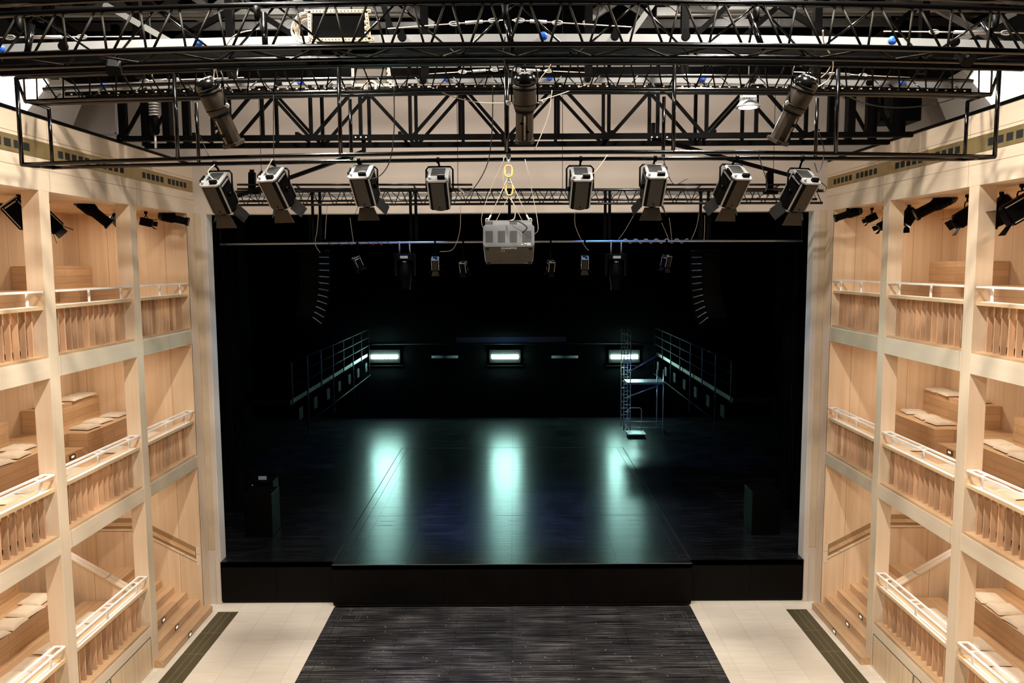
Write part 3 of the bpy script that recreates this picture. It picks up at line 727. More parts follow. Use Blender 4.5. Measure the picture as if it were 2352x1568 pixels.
# grey roof steelwork
for i, (y, zb, zt_) in enumerate(((12.3, 11.62, 12.7), (14.2, 12.15, 13.3), (16.2, 12.55, 13.5))):
    t = thing('roof_truss', 'grey painted steel roof truss, %s from the camera' % ('first', 'second', 'third')[i], 'roof truss', (0, y, 12), 'grey roof trusses', kind='structure')
    MB().bar((-9.5, y, zb), (-2.6, y, zb), .1, .14).build('bottom_chord', 'greybeam', t)
    MB().bar((2.6, y, zb), (9.5, y, zb), .1, .14).build('bottom_chord', 'greybeam', t)
    MB().bar((-9.5, y, zt_), (9.5, y, zt_), .1, .14).build('top_chord', 'greybeam', t)
    m = MB()
    for k in range(-6, 6):
        if k in (-1, 0): continue
        x = k*1.5
        m.bar((x, y, zb), (x+1.5, y, zt_) if k % 2 else (x+1.5, y, zb), .09, .12, (0, 1, 0)); m.bar((x, y, zt_), (x+1.5, y, zb), .09, .14, (0, 1, 0))
    m.build('diagonal', 'greybeam', t)
m = MB()
for s in (-1, 1):
    for k in range(4):
        x = s*(2.9+k*1.6)
        m.bar((x, 11.6, 12.2-.1*k), (x+s*1.9, 17.2, 13.0), .12, .2)
t = m.build('roof_purlins', 'greybeam'); t['kind'] = 'structure'; tag(t, 'grey sloping roof purlins seen between the trusses', 'purlins')
for y in (9.2, 9.5): pass

# tension rods with turnbuckles
def rod(a, b, y, t0, t1, label):
    A, B = at(*a, y), at(*b, y)
    t = thing('tension_rod', label, 'tension rod', A, 'steel tension rods with turnbuckles')
    MB().tube([A, B], .006, 6).build('cable', 'wcable', t)
    P0, P1 = A.lerp(B, t0), A.lerp(B, t1); d = (P1-P0)
    q = MB().tube([P0+d*.28, P0+d*.72], .019, 10).build('turnbuckle', 'silver', t)
    MB().tube([P0+d*.02, P0+d*.3], .008, 6).build('screw', 'silver', q); MB().tube([P0+d*.7, P0+d*.98], .008, 6).build('screw', 'silver', q)
    for e, f in ((P0, -1), (P1, 1)):
        pts = [e+Vector((math.cos(a_)*.055*1.0, 0, math.sin(a_)*.022)) for a_ in [2*pi*k/14 for k in range(14)]]
        MB().tube(pts, .008, 6, closed=True).build('shackle', 'silver', t)
rod((890, 66), (1155, 46), 8.9, .58, .92, 'steel rod with turnbuckle just left of centre in the front truss')
rod((1176, 46), (1450, 62), 8.9, .06, .38, 'steel rod with turnbuckle just right of centre in the front truss')
rod((-10, 86), (320, 84), 8.9, .1, .6, 'steel rod with turnbuckle at the left end of the front truss')
rod((2030, 72), (2360, 76), 8.9, .35, .85, 'steel rod with turnbuckle at the right end of the front truss')
rod((970, 171), (1155, 159), 11.0, .5, .9, 'steel rod with turnbuckle left of centre behind the hanging grid')
rod((1170, 159), (1350, 167), 11.0, .1, .5, 'steel rod with turnbuckle right of centre behind the hanging grid')
rod((320, 186), (560, 178), 11.0, .05, .35, 'steel rod with turnbuckle behind the left half of the grid')
rod((1820, 165), (2090, 178), 11.0, .2, .6, 'steel rod with turnbuckle behind the right half of the grid')

# framed junction boxes in perforated strut
def strut_box(x0, y0, x1, y1, d, label, matn):
    a, b = at(x0, y1, d), at(x1, y0, d)
    t = thing('framed_junction_box', label, 'junction box', (a+b)/2)
    MB().ab((a.x+.07, d+.02, a.z+.02), (b.x-.08, d+.3, b.z-.0)).build('cabinet', matn, t, bevel=.01)
    hz, hz2 = MB(), MB()
    for (p, q) in (((a.x, b.z), (b.x, b.z)), ((a.x+.06, a.z), (b.x+.03, a.z)), ((a.x+.05, a.z), (a.x+.05, b.z)), ((b.x-.02, a.z), (b.x-.05, b.z))):
        P, Q = Vector((p[0], d, p[1])), Vector((q[0], d, q[1]))
        pr = MB().bar(P, Q, .035, .035).build('strut', 'strut', t)
        m = MB(); L = (Q-P).length; n = int(L/.036)
        for i in range(n):
            c = P.lerp(Q, (i+.5)/n); m.lathe([(.006, 0), (.006, .003)], Matrix.Translation(c+Vector((0, -.017, 0))) @ Matrix.Rotation(pi/2, 4, 'X'), 8)
        m.build('holes', 'hole', pr)
    for i in range(3):
        c = Vector((b.x-.07, d-.0, a.z+.06+.06*i))
        MB().lathe([(.022, 0), (.022, .03), (.015, .045)], Matrix.Translation(c) @ Matrix.Rotation(pi/2, 4, 'Y'), 10).build('cable_gland', 'strut', t)
    return t
strut_box(702, 26, 852, 92, 8.75, 'dark cabinet in a cream perforated frame inside the front truss', 'blackm')
tb = strut_box(803, 148, 900, 196, 10.9, 'grey-brown cabinet in a cream perforated frame behind the hanging grid', 'projbrown')
for dx in (-.25, .22): MB().bar((tb.location.x+dx, 10.95, tb.location.z), (tb.location.x+dx, 10.95, 13.6), .02, .02).build('hanging_strap', 'blackm', tb)
# cable coils
def coil(px, py, d, R, n, label, mat='wcable', tilt=.5):
    c = at(px, py, d); m = MB()
    for k in range(n):
        rr = R*(1-.025*k) + random.uniform(-.01, .01)
        pts = [c+Vector((math.cos(a)*rr*.8+.01*math.sin(3*a+k), (k-n/2)*.012+math.sin(a)*rr*.25, math.sin(a)*rr)) for a in [2*pi*i/28 for i in range(28)]]
        m.tube(pts, .0075, 6, closed=True)
    o = m.build('cable_coil', mat); tag(o, label, 'cable coil'); return o
coil(703, 68, 9.0, .17, 12, 'thick coil of white cable left of the framed cabinet')
coil(852, 201, 10.87, .09, 6, 'small coil of white cable below the second framed cabinet')

# upper-level junction unit with glands (white bracket)
t = thing('gland_plate', 'white bracket with a row of metal cable glands behind the front truss', 'bracket', at(850, 142, 9.7))
a, b = at(812, 148, 9.7), at(886, 136, 9.7)
MB().prism([(a.x, a.z), (b.x-.02, a.z), (b.x, b.z), (a.x+.16, b.z)], 9.7, 9.72, Matrix(((1, 0, 0, 0), (0, 0, 1, 0), (0, 1, 0, 0), (0, 0, 0, 1)))).build('plate', 'white', t)
for i in range(5):
    c = a.lerp(b, .42+.11*i); c.z = (a.z+b.z)/2; MB().lathe([(.016, 0), (.02, .02), (.014, .045)], Matrix.Translation(c+Vector((0, -.0, 0))) @ Matrix.Rotation(pi/2, 4, 'X'), 10).build('cable_gland', 'silver', t)

# ------------------------------------------------------------------ lanterns
def frame_of(c, d, up=(0, 0, 1)):
    d = Vector(d).normalized(); x = d.cross(Vector(up)).normalized(); u = x.cross(d)   # x: right, u: up
    return Matrix(((x.x, u.x, d.x, c[0]), (x.y, u.y, d.y, c[1]), (x.z, u.z, d.z, c[2]), (0, 0, 0, 1)))
def rbox(m, hw, hh, z0, z1, ch, mt):
    p = [(-hw+ch, -hh), (hw-ch, -hh), (hw, -hh+ch), (hw, hh-ch), (hw-ch, hh), (-hw+ch, hh), (-hw, hh-ch), (-hw, -hh+ch)]
    return m.prism(p, z0, z1, mt)

def fresnel(c, d, hang, label, group, k=1.0, doors='ub lr', name='theatre_lantern', mats=('brown', 'lanternplate'), yokeup=.30, detail=True, open_=.45):
    """square fresnel lantern: c body centre, d aim, hang point of its clamp"""
    c = Vector(c); F = frame_of(c, d); H = .142*k; G = .165*k; Lb = .43*k
    t = thing(name, label, 'stage light', c, group)
    body, sv = mats
    m = MB(); rbox(m, H-.012*k, G-.012*k, -Lb/2, Lb/2, .03*k, F); m.build('housing', 'blackm', t)
    m = MB()
    for sg in (-1, 1):
        m.ab((-.085*k, sg*G, -Lb/2+.01), (.085*k, sg*(G-.012*k), Lb/2-.01), F)
    m.build('cover_panel', body, t)
    if detail:
        for sx in (-1, 1):
            m = MB()
            for sg in (-1, 1): m.ab((sx*H*.98, sg*(G-.03*k), -Lb/2+.02), (sx*(H-.02*k), sg*(G-.045*k), Lb/2-.01), F)
            m.ab((sx*(H-.001), -.1*k, -Lb/2+.03), (sx*(H-.014*k), .1*k, -Lb/2+.05), F)
            m.build('edge_strip', sv, t)
    m = MB(); rbox(m, H, G, -Lb/2-.022*k, -Lb/2, .035*k, F); bp = m.build('back_plate', sv, t)
    if detail:
        m = MB()
        for i in range(8):
            y = (-.03+.0225*i)*k; m.ab((-.092*k, y, -Lb/2-.026*k), (.088*k, y+.0145*k, -Lb/2-.021*k), F)
        m.build('vent_slots', 'hole', bp)
        MB().ab((-H-.012*k, -.08*k, -Lb/2-.01*k), (-H+.004*k, .05*k, -Lb/2-.05*k), F).build('carry_handle', 'blackm', t)
        MB().lathe([(.008*k, 0), (.018*k, .01*k), (.02*k, .025*k), (.010*k, .04*k)], F @ Matrix.Translation((-.10*k, -.105*k, -Lb/2-.022*k)) @ Matrix.Rotation(pi, 4, 'X'), 12).build('focus_knob', 'silver', t)
        MB().ab((.005*k, -.125*k, -Lb/2-.02*k), (.10*k, -.085*k, -Lb/2-.065*k), F).build('plug_box', 'blackm', t)
        MB().ab((.005*k, -.085*k, -Lb/2-.02*k), (.10*k, -.078*k, -Lb/2-.067*k), F).build('plug_box_lid', 'silver', t)
        MB().lathe([(.012*k, 0), (.012*k, .004)], F @ Matrix.Translation((0, -G, Lb/2-.045*k)) @ Matrix.Rotation(pi/2, 4, 'X'), 10).build('badge', 'blackm', t)
    m = MB(); m.lathe([(.125*k, Lb/2), (.13*k, Lb/2+.03*k), (.11*k, Lb/2+.03*k)], F, 24); m.build('lens_ring', 'blackm', t)
    m = MB(); m.lathe([(.105*k, Lb/2+.02*k), (.08*k, Lb/2+.035*k), (.02*k, Lb/2+.045*k)], F, 24); m.build('lens', 'grille', t)
    # barn doors: four leaves hinged round the lens
    zf = Lb/2+.03*k
    leaves = {'u': (0, 1), 'b': (0, -1), 'l': (-1, 0), 'r': (1, 0)}
    for key, (ax, ay) in leaves.items():
        if key not in doors: continue
        wd = .125*k; ln = .18*k; wt = .155*k if ay else .10*k
        o_ = open_ if ay else open_*1.9
        vs = []
        for th in (0, .006*k):
            for (u, v) in ((-wd*.8, 0), (wd*.8, 0), (wt, ln), (-wt, ln)):
                r = .125*k+v*math.sin(o_)+th
                z = zf+v*math.cos(o_)
                if ay: vs.append((u, ay*r, z))
                else: vs.append((ax*r, u, z))
        m = MB().add(vs, [(0, 1, 2, 3), (7, 6, 5, 4), (0, 4, 5, 1), (1, 5, 6, 2), (2, 6, 7, 3), (3, 7, 4, 0)], mat=F)
        m.build('barn_door', body if ay else 'front', t)
    # yoke
    hang = Vector(hang); x = F.col[0].xyz; hx = Vector((x.x, x.y, 0)).normalized()
    hw = H+.035*k; top = c+Vector((0, 0, yokeup*k)); top.z = min(top.z, hang.z-.08)
    pts = [c-hx*hw, c-hx*hw+Vector((0, 0, (top.z-c.z)*.88)), top-hx*(hw*.82), top, top+hx*(hw*.82), c+hx*hw+Vector((0, 0, (top.z-c.z)*.88)), c+hx*hw]
    m = MB()
    m.tube(pts, .011*k+.001, 8)
    for sg in (-1, 1): m.lathe([(.03*k, -.01), (.03*k, .03*k)], Matrix.Translation(c+hx*sg*(H-.0)) @ Matrix(((hx.x, -hx.y, 0, 0), (hx.y, hx.x, 0, 0), (0, 0, 1, 0), (0, 0, 0, 1))) @ Matrix.Rotation(sg*pi/2, 4, 'Y'), 12)
    m.build('yoke', 'blackm', t)
    m = MB().tube([top, Vector((top.x*.5+hang.x*.5, top.y*.5+hang.y*.5, (top.z+hang.z)/2)), hang-Vector((0, 0, .03))], .014, 8)
    m.lathe([(.038, -.02), (.038, .02)], Matrix.Translation(hang) @ Matrix.Rotation(pi/2, 4, 'Y'), 14)
    m.build('hook_clamp', 'blackm', t)
    return t

LG = 'square lanterns on the lower grid pipe'
lan = [(493, 506, 446, .12, 'first from the left'), (627, 638, 434, .20, 'second from the left'), (824, 838, 428, .10, 'third from the left'), (1006, 1010, 436, .03, 'just left of the projector'),
       (1334, 1332, 434, -.03, 'just right of the projector'), (1505, 1500, 428, -.03, 'third from the right'), (1693, 1680, 430, -.2, 'second from the right'), (1843, 1835, 440, -.2, 'first from the right')]
for i, (hpx, bpx, bpy_, dx, nm) in enumerate(lan):
    hx = at(hpx, 370, YB).x; hang = Vector((hx, YB, zLb(hx)))
    c = at(bpx, bpy_, YB+.02)
    dd = Vector((dx, .62, -.78))
    t = fresnel(c, dd, hang, 'square black and silver stage lantern with vented back, %s' % nm, LG, k=1.02,
            doors='' if i in (3, 4) else 'ublr', open_=.30)

def profile(c, d, hang, label, group, k=1.0, knobs=True, body='brown', yoke=True):
    """long profile spot: c centre, d aim"""
    c = Vector(c); F = frame_of(c, d); t = thing('profile_spot', label, 'stage light', c, group)
    MB().lathe([(.06*k, -.47*k), (.115*k, -.46*k), (.15*k, -.40*k), (.155*k, -.36*k), (.150*k, -.33*k)], F, 28).build('rear_cap', 'black', t)
    m = MB()
    for a in range(8):
        m.ab((-.008*k, .02*k, -.475*k), (.008*k, .10*k, -.455*k), F @ Matrix.Rotation(a*pi/4, 4, 'Z'))
    m.build('cap_fins', 'silver', t)
    MB().lathe([(.142*k, -.335*k), (.150*k, -.30*k), (.152*k, -.10*k), (.145*k, -.04*k), (.13*k, .0)], F, 28).build('lamp_housing', body, t)
    MB().lathe([(.156*k, -.30*k), (.156*k, -.275*k)], F, 28).lathe([(.154*k, -.09*k), (.154*k, -.075*k)], F, 28).build('band', 'blackm', t)
    MB().lathe([(.132*k, -.03*k), (.128*k, .02*k)], F, 20).build('shutter_gate', 'blackm', t)
    m = MB(); m.lathe([(.118*k, .0), (.118*k, .40*k)], F @ Matrix.Rotation(pi/10, 4, 'Z'), 10, smooth=False); tb = m.build('lens_tube', body, t)
    if knobs:
        m = MB()
        for x in (-.038, .038): m.ab((x*k-.003, -.1135*k, .05*k), (x*k+.003, -.117*k, .38*k), F)
        m.build('slot', 'hole', tb)
        m = MB(); 
        for i in range(22): m.ab((-.012*k, -.1135*k, (.06+.0145*i)*k), (.012*k, -.116*k, (.068+.0145*i)*k), F)
        m.build('scale', 'strut', tb)
        for x, z in ((-.038, .14), (.034, .25)):
            MB().lathe([(.012*k, 0), (.022*k, .01*k), (.022*k, .05*k)], F @ Matrix.Translation((x*k, -.113*k, z*k)) @ Matrix.Rotation(pi/2, 4, 'X'), 12).build('focus_knob', 'blackm', t)
        for sg in (-1, 1):
            MB().tube([F @ Vector((sg*.15*k, 0, -.09*k)), F @ Vector((sg*.19*k, 0, -.09*k))], .008*k, 8).lathe([(.028*k, -.008*k), (.034*k, 0), (.028*k, .008*k)], F @ Matrix.Translation((sg*.215*k, -.0, -.09*k)) @ Matrix.Rotation(pi/2, 4, 'X'), 12).build('wing_knob', 'silver', t)
    m = MB(); rbox(m, .13*k, .13*k, .385*k, .43*k, .05*k, F); m.build('front_frame', 'brown' if body == 'brown' else 'blackm', t)
    m = MB(); m.lathe([(.10*k, .43*k), (.07*k, .435*k), (.01*k, .436*k)], F, 20); m.build('lens', 'black', t)
    hang = Vector(hang); x = F.col[0].xyz; hx = Vector((x.x, x.y, 0)).normalized(); pv = F @ Vector((0, 0, -.10*k))
    hw = .17*k; tz = max(pv.z+.12*k, hang.z-.07)
    top = Vector((hang.x*.6+pv.x*.4, hang.y*.6+pv.y*.4, tz))
    if yoke:
        MB().tube([pv-hx*hw, (pv-hx*hw).lerp(top-hx*hw, .85), top-hx*(hw*.8), top+hx*(hw*.8), (pv+hx*hw).lerp(top+hx*hw, .85), pv+hx*hw], .010*k+.001, 8).build('yoke', 'blackm', t)
        MB().tube([top, hang], .014, 8).lathe([(.036, -.02), (.036, .02)], Matrix.Translation(hang) @ Matrix.Rotation(pi/2, 4, 'Y'), 14).build('hook_clamp', 'blackm', t)
    return t
PG = 'long profile spots on the grid top'
for px, py, tx, dx, nm in ((506, 262, 490, .24, 'on the left'), (1205, 252, 1205, 0, 'in the middle'), (1820, 256, 1843, -.30, 'on the right')):
    c = at(px, py, 9.72); hxx = at(tx, 170, YF).x
    profile(c, (dx, .36, -.80), (hxx, YF, zBt(hxx)), 'long bronze-black profile spot hanging from the grid, %s' % nm, PG, k=.92)

# lanterns in the top gallery openings
GG = 'small black lights in the top gallery openings'
def gp(px, py, s, x): # point on plane |x| = x
    d = FW + RT*((px-1176)/FPX) - UP*((py-784)/FPX); t_ = (s*x-CAMX)/d.x
    return Vector((CAMX, 0, CAMZ))+d*t_
def hang_above(c): return Vector((c.x, c.y, CEIL-.02))
for px, py, s, x, d, k, nm in (
        (215, 486, -1, 7.55, (.62, .25, -.60), .80, 'left side, middle opening'), (400, 502, -1, 7.12, (.85, .1, -.20), .68, 'left side, opening beside the stage'),
        (1947, 492, 1, 7.02, (-.85, .1, -.28), .62, 'right side, opening beside the stage'), (2146, 472, 1, 7.5, (-.80, .2, -.45), .80, 'right side, middle opening')):
    c = gp(px, py, s, x); profile(c, d, hang_above(c), 'black profile spot in the top gallery, %s' % nm, GG, k=k, body='blackm', knobs=False)
for px, py, s, x, d, k, nm in (
        (336, 510, -1, 7.5, (.9, .1, -.2), .5, 'left side, behind the post beside the stage'), (270, 492, -1, 8.0, (.55, -.2, -.62), .6, 'left side, at the far edge of the middle opening'),
        (112, 508, -1, 7.9, (.5, .3, -.65), .85, 'left side, at the near edge of the middle opening'), (44, 466, -1, 7.7, (.5, .2, -.7), .95, 'far left opening'),
        (2002, 500, 1, 7.5, (-.8, .1, -.4), .45, 'right side, opening beside the stage'), (2030, 516, 1, 7.6, (-.8, 0, -.4), .5, 'right side, half behind the post beside the stage'),
        (2088, 482, 1, 7.9, (-.5, -.1, -.7), .7, 'right side, at the far edge of the middle opening'), (2220, 496, 1, 7.7, (-.7, .2, -.5), .8, 'right side, at the near edge of the middle opening'),
        (2300, 455, 1, 8.0, (-.6, 0, -.6), .8, 'far right opening, upper one'), (2345, 478, 1, 7.5, (-.75, .2, -.5), 1.0, 'far right opening, lower one')):
    c = gp(px, py, s, x); c.z = min(c.z, CEIL-.04-.27*k); fresnel(c, d, hang_above(c), 'black barn-door light, top gallery, %s' % nm, GG, k=k, mats=('blackm', 'steel'), detail=k > .8, yokeup=.3)

# lit high-bay lamp
c = at(1718, 240, 11.9)
t = thing('highbay_lamp', 'lit silver high-bay lamp hanging behind the grid on the right', 'lamp', c)
T = Matrix.Translation(c)
MB().lathe([(.18, -.045), (.175, -.03), (.115, .05), (.105, .055)], T, 28).build('reflector', 'silver', t)
MB().lathe([(.135, -.047), (.135, -.040)], T, 28).build('lens', 'led', t)
m = MB()
for i in range(20): m.ab((.06, -.004, .055), (.125, .004, .09), T @ Matrix.Rotation(i*2*pi/20, 4, 'Z'))
m.build('heat_sink', 'steel', t)
MB().ab((-.10, -.08, .09), (.10, .08, .15), T).build('driver_box', 'white', t)
MB().tube([c+Vector((-.12, 0, .05)), c+Vector((-.12, 0, .19)), c+Vector((.12, 0, .19)), c+Vector((.12, 0, .05))], .006, 6).tube([c+Vector((0, 0, .19)), Vector((c.x, c.y, 13.6))], .008, 6).build('bracket', 'steel', t)
lamp('AREA', 'highbay_lamp_light', c+Vector((0, 0, -.06)), 30, (.95, .97, 1), c+Vector((0, 0, -3)), size=.26)

# ------------------------------------------------------------------ projector
pc = at(1169, 562, 10.95)
F = frame_of((at(1169, 540, 10.62)+at(1169, 590, 11.35))/2+Vector((0, 0, .025)), (0, .96, -.27))
t = thing('video_projector', 'large grey video projector slung nose-down from the centre of the grid', 'projector', F.translation)
hw, hh, hl = .345, .155, .41
m = MB(); rbox(m, hw, hh, -hl, hl, .03, F); m.build('case', 'projgrey', t)
MB().ab((-hw+.012, -hh-.006, -hl+.02), (hw-.012, -hh+.012, hl-.0), F).build('underside', 'projbrown', t)
MB().ab((-hw+.03, hh, -hl+.03), (hw-.03, hh+.07, hl-.1), F).build('top_hood', 'projgrey', t)
fr = MB()
for x0 in (-.31, -.145, .015, .185):
    w_ = .10 if x0 < .18 else .125
    n = 7
    for i in range(n):
        fr.ab((x0+i*w_/n, -.095, -hl-.004), (x0+i*w_/n+w_/n*.6, .065 if x0 != -.145 else .065, -hl+.002), F)
for x0 in (-.31, .015):
    for i in range(7): fr.ab((x0+i*.1/7, .165, -hl+.026), (x0+i*.1/7+.009, .21, -hl+.032), F)
fr.build('vent_slots', 'grille', t)
m = MB()
for x0, y0, w_ in ((.21, -.12, .03), (.245, -.115, .05), (.245, -.135, .05), (.17, -.13, .02)): m.ab((x0, y0, -hl-.003), (x0+w_, y0+.010, -hl), F)
for i in range(5): m.ab((.22+i*.014, -hh-.008, hl-.04), (.228+i*.014, -hh-.006, hl-.02-.01*(i % 2)), F)
m.build('sticker', 'white', t)
for sx in (-1, 1):
    for zf in (-hl+.07, hl-.07): MB().lathe([(.025, 0), (.022, .02)], F @ Matrix.Translation((sx*.29, -hh-.006, zf)) @ Matrix.Rotation(pi/2, 4, 'X'), 12).build('foot', 'grille', t)
m = MB()
for sx in (-.11, .11): m.ab((sx*1.2-.002, -hh-.008, 0), (sx*1.2+.002, -hh-.005, hl-.02), F)
m.build('panel_joint', 'grille', t)
m = MB()
for i in (0, 1):
    for j in (0, 1): m.ab((-.11+.035*i, -hh-.008, -hl+.14+.04*j), (-.09+.035*i, -hh-.006, -hl+.15+.04*j), F)
m.build('indicator_marks', 'white', t)
cu = bpy.data.curves.new('lettering', 'FONT'); cu.body = 'CHRISTIE'; cu.size = .052; cu.align_x = 'CENTER'; cu.align_y = 'CENTER'; cu.extrude = .001; cu.offset = .0018; cu.shear = 0; cu.space_character = 1.05
tmp = bpy.data.objects.new('lettering_source', cu); cu.materials.append(M['white'])
me_ = bpy.data.meshes.new_from_object(tmp); bpy.data.objects.remove(tmp)
lt = bpy.data.objects.new('lettering', me_); C.objects.link(lt)
# on the underside, reading from the front, so upside down from the hall
lx, ly, lz = -F.col[0].xyz, -F.col[2].xyz, -F.col[1].xyz
mx_ = Matrix(((lx.x, ly.x, lz.x, 0), (lx.y, ly.y, lz.y, 0), (lx.z, ly.z, lz.z, 0), (0, 0, 0, 1)))
# keep right-handed
if mx_.to_3x3().determinant() < 0: lx = -lx; mx_ = Matrix(((lx.x, ly.x, lz.x, 0), (lx.y, ly.y, lz.y, 0), (lx.z, ly.z, lz.z, 0), (0, 0, 0, 1)))
lt.parent = t; lt.matrix_local = Matrix.Translation(F @ Vector((.0, -hh-.008, -hl+.05))-t.location) @ mx_ @ Matrix.Diagonal((.95, 1.7, 1, 1))
MB().lathe([(.09, hl-.01), (.10, hl+.06), (.08, hl+.06)], F @ Matrix.Translation((-.12, 0, 0)), 24).build('lens', 'black', t)
# suspension: hook, yellow links, chain, four wire slings
hk = Vector((at(1168, 366, 10.4).x, 10.4, zLb(0)))
t = thing('lifting_tackle', 'yellow lifting links and wire slings holding the projector', 'lifting gear', hk)
MB().bar((hk.x, YF, hk.z+.03), (hk.x, YB, hk.z+.03), .06, .04).build('spreader_plate', 'blackm', t)
def link(c, rx, rz, r, mat, nm, rot=0):
    pts = []
    for i in range(20):
        a = 2*pi*i/20; x = math.copysign(abs(math.cos(a))**.7, math.cos(a))*rx; z = math.copysign(abs(math.sin(a))**.8, math.sin(a))*rz
        pts.append(Vector(c)+Vector((x*math.cos(rot), x*math.sin(rot), z)))
    return MB().tube(pts, r, 8, closed=True).build(nm, mat, t)
l1 = at(1168, 393, 10.5); l2 = at(1170, 436, 10.55)
link(l1, .048, .075, .011, 'yellow', 'lifting_link'); link(l2, .045, .07, .011, 'yellow', 'lifting_link')
for i, zc in enumerate([hk.z-.02, hk.z-.06]): link((hk.x, 10.45, zc), .018, .03, .007, 'silver', 'chain_link', i*pi/2)
n = 5
for i in range(n):
    p = (l1-Vector((0, 0, .05))).lerp(l2+Vector((0, 0, .06)), (i+.5)/n); link(p, .010, .026, .005, 'silver', 'chain_link', (i % 2)*pi/2)
tops = [F @ Vector((sx*.29, hh+.07, z)) for sx in (-1, 1) for z in (-.30, .25)]
for i, p in enumerate(tops):
    src = l1-Vector((0, 0, .07)) if i % 2 == 0 else l2-Vector((0, 0, .07))
    MB().tube([src, p], .005, 6).tube([p.lerp(src, .0), p.lerp(src, .16)], .011, 6).build('wire_sling', 'wcable', t)
    link(p+Vector((0, 0, .02)), .022, .03, .008, 'silver', 'shackle')

# ------------------------------------------------------------------ cables
def cable(pts, label, mat='wcable', r=.0055, group='loose cables around the lantern pipes'):
    o = MB().tube(arc(pts, 10), r, 6).build('cable', mat); tag(o, label, 'cable', group); return o
A = at
cable([A(490, 190, 9.5), A(497, 150, 9.4), A(535, 85, 8.9), A(595, 66, 8.5)], 'long pale cable rising from the left profile spot', 'wcable', .006)
cable([A(500, 178, 9.6), A(497, 150, 9.5), A(520, 128, 9.5), A(545, 140, 9.6), A(545, 175, 9.6)], 'thin looped cable above the left profile spot')
cable([A(1260, 115, 9.4), A(1268, 130, 9.4), A(1262, 155, 9.5), A(1245, 175, 9.6), A(1236, 190, 9.6)], 'pale cable curling above the middle profile spot')
cable([A(1160, 85, 8.8), A(1156, 130, 9.0), A(1170, 170, 9.3), A(1195, 195, 9.5)], 'dark cable running down to the middle profile spot', 'bcable', .007)
cable([A(1890, 70, 8.6), A(1893, 100, 8.8), A(1913, 140, 9.2), A(1905, 180, 9.5), A(1870, 205, 9.6)], 'large white cable loop above the right profile spot', 'wcable', .0075)
cable([A(1888, 122, 9.2), A(1907, 145, 9.3), A(1900, 165, 9.4), A(1886, 178, 9.5)], 'smaller white cable loop inside the large one on the right')
cable([A(905, 200, 10.0), A(905, 300, 10.3), A(895, 370, 10.4), A(870, 405, 10.5), A(835, 412, 10.5)], 'dark cable sweeping down to the third lantern from the left', 'bcable', .007)
cable([A(1132, 190, 10.0), A(1130, 300, 10.4), A(1118, 380, 10.5), A(1080, 440, 10.6), A(1050, 430, 10.6)], 'dark cable sweeping down beside the projector tackle', 'bcable', .007)
cable([A(1395, 356, 10.5), A(1375, 385, 10.55), A(1352, 408, 10.6)], 'thin pale cable to the lantern right of the projector')
cable([A(985, 198, 10.2), A(1040, 222, 10.2), A(1100, 235, 10.2), A(1160, 237, 10.1)], 'pale cable drooping left of the middle profile spot')
cable([A(1236, 232, 9.9), A(1290, 215, 10.1), A(1345, 195, 10.2)], 'pale cable rising right of the middle profile spot')
cable([A(1268, 207, 10.0), A(1258, 270, 10.1), A(1228, 345, 10.2)], 'pale cable hanging right of the middle profile spot')
cable([A(1935, 215, 10.5), A(1990, 238, 10.5), A(2060, 247, 10.5), A(2140, 240, 10.5), A(2220, 218, 10.5)], 'black cable drooping below the right end of the grid', 'bcable', .009)
cable([A(1520, 355, 10.6), A(1545, 420, 10.6), A(1580, 410, 10.6)], 'short black cable by the third lantern from the right', 'bcable', .006)
cable([A(1740, 345, 10.4), A(1748, 375, 10.5), A(1762, 420, 10.6), A(1758, 440, 10.6)], 'black cable hanging by the second lantern from the right', 'bcable', .007)
cable([A(1880, 300, 10.5), A(1893, 350, 10.5), A(1880, 395, 10.5), A(1870, 372, 10.5)], 'dark cable with plugs at the right lantern', 'bcable', .007)
cable([A(1885, 418, 10.6), A(1898, 430, 10.7), A(1893, 440, 10.7), A(1886, 436, 10.7)], 'small black cable loop behind the right lantern', 'bcable', .006)
cable([A(493, 378, 10.5), A(478, 395, 10.5), A(490, 412, 10.5), A(503, 418, 10.5)], 'white cable entering the first lantern from the left')
cable([A(625, 366, 10.4), A(612, 395, 10.5), A(632, 405, 10.5)], 'white cable entering the second lantern from the left')
cable([A(628, 215, 10.3), A(628, 290, 10.3), A(629, 365, 10.3)], 'black cable dropping to the second lantern from the left', 'bcable', .006)
cable([A(1050, 430, 10.6), A(1065, 445, 10.8), A(1054, 458, 11)], 'pale cable bunch beside the lantern left of the projector')
cable([A(1160, 360, 10.3), A(1125, 440, 10.5), A(1107, 495, 10.7), A(1108, 522, 10.8)], 'thin pale cable down the left of the projector tackle', 'wcable', .0035)
cable([A(1206, 366, 10.3), A(1222, 440, 10.5), A(1236, 520, 10.7), A(1228, 538, 10.8)], 'thin pale cable down the right of the projector tackle', 'wcable', .0045)
cable([A(1157, 362, 10.3), A(1158, 430, 10.5), A(1180, 470, 10.6), A(1182, 500, 10.7), A(1168, 508, 10.7)], 'pale power cable dropping onto the projector', 'wcable', .006)
cable([A(1170, 508, 10.6), A(1190, 508, 10.5), A(1210, 522, 10.45), A(1200, 535, 10.5)], 'black cable lying over the projector top edge', 'bcable', .009)
cable([A(440, 215, 10.7), A(452, 290, 10.7), A(480, 360, 10.7)], 'thin black cable at the left of the grid', 'bcable', .005)
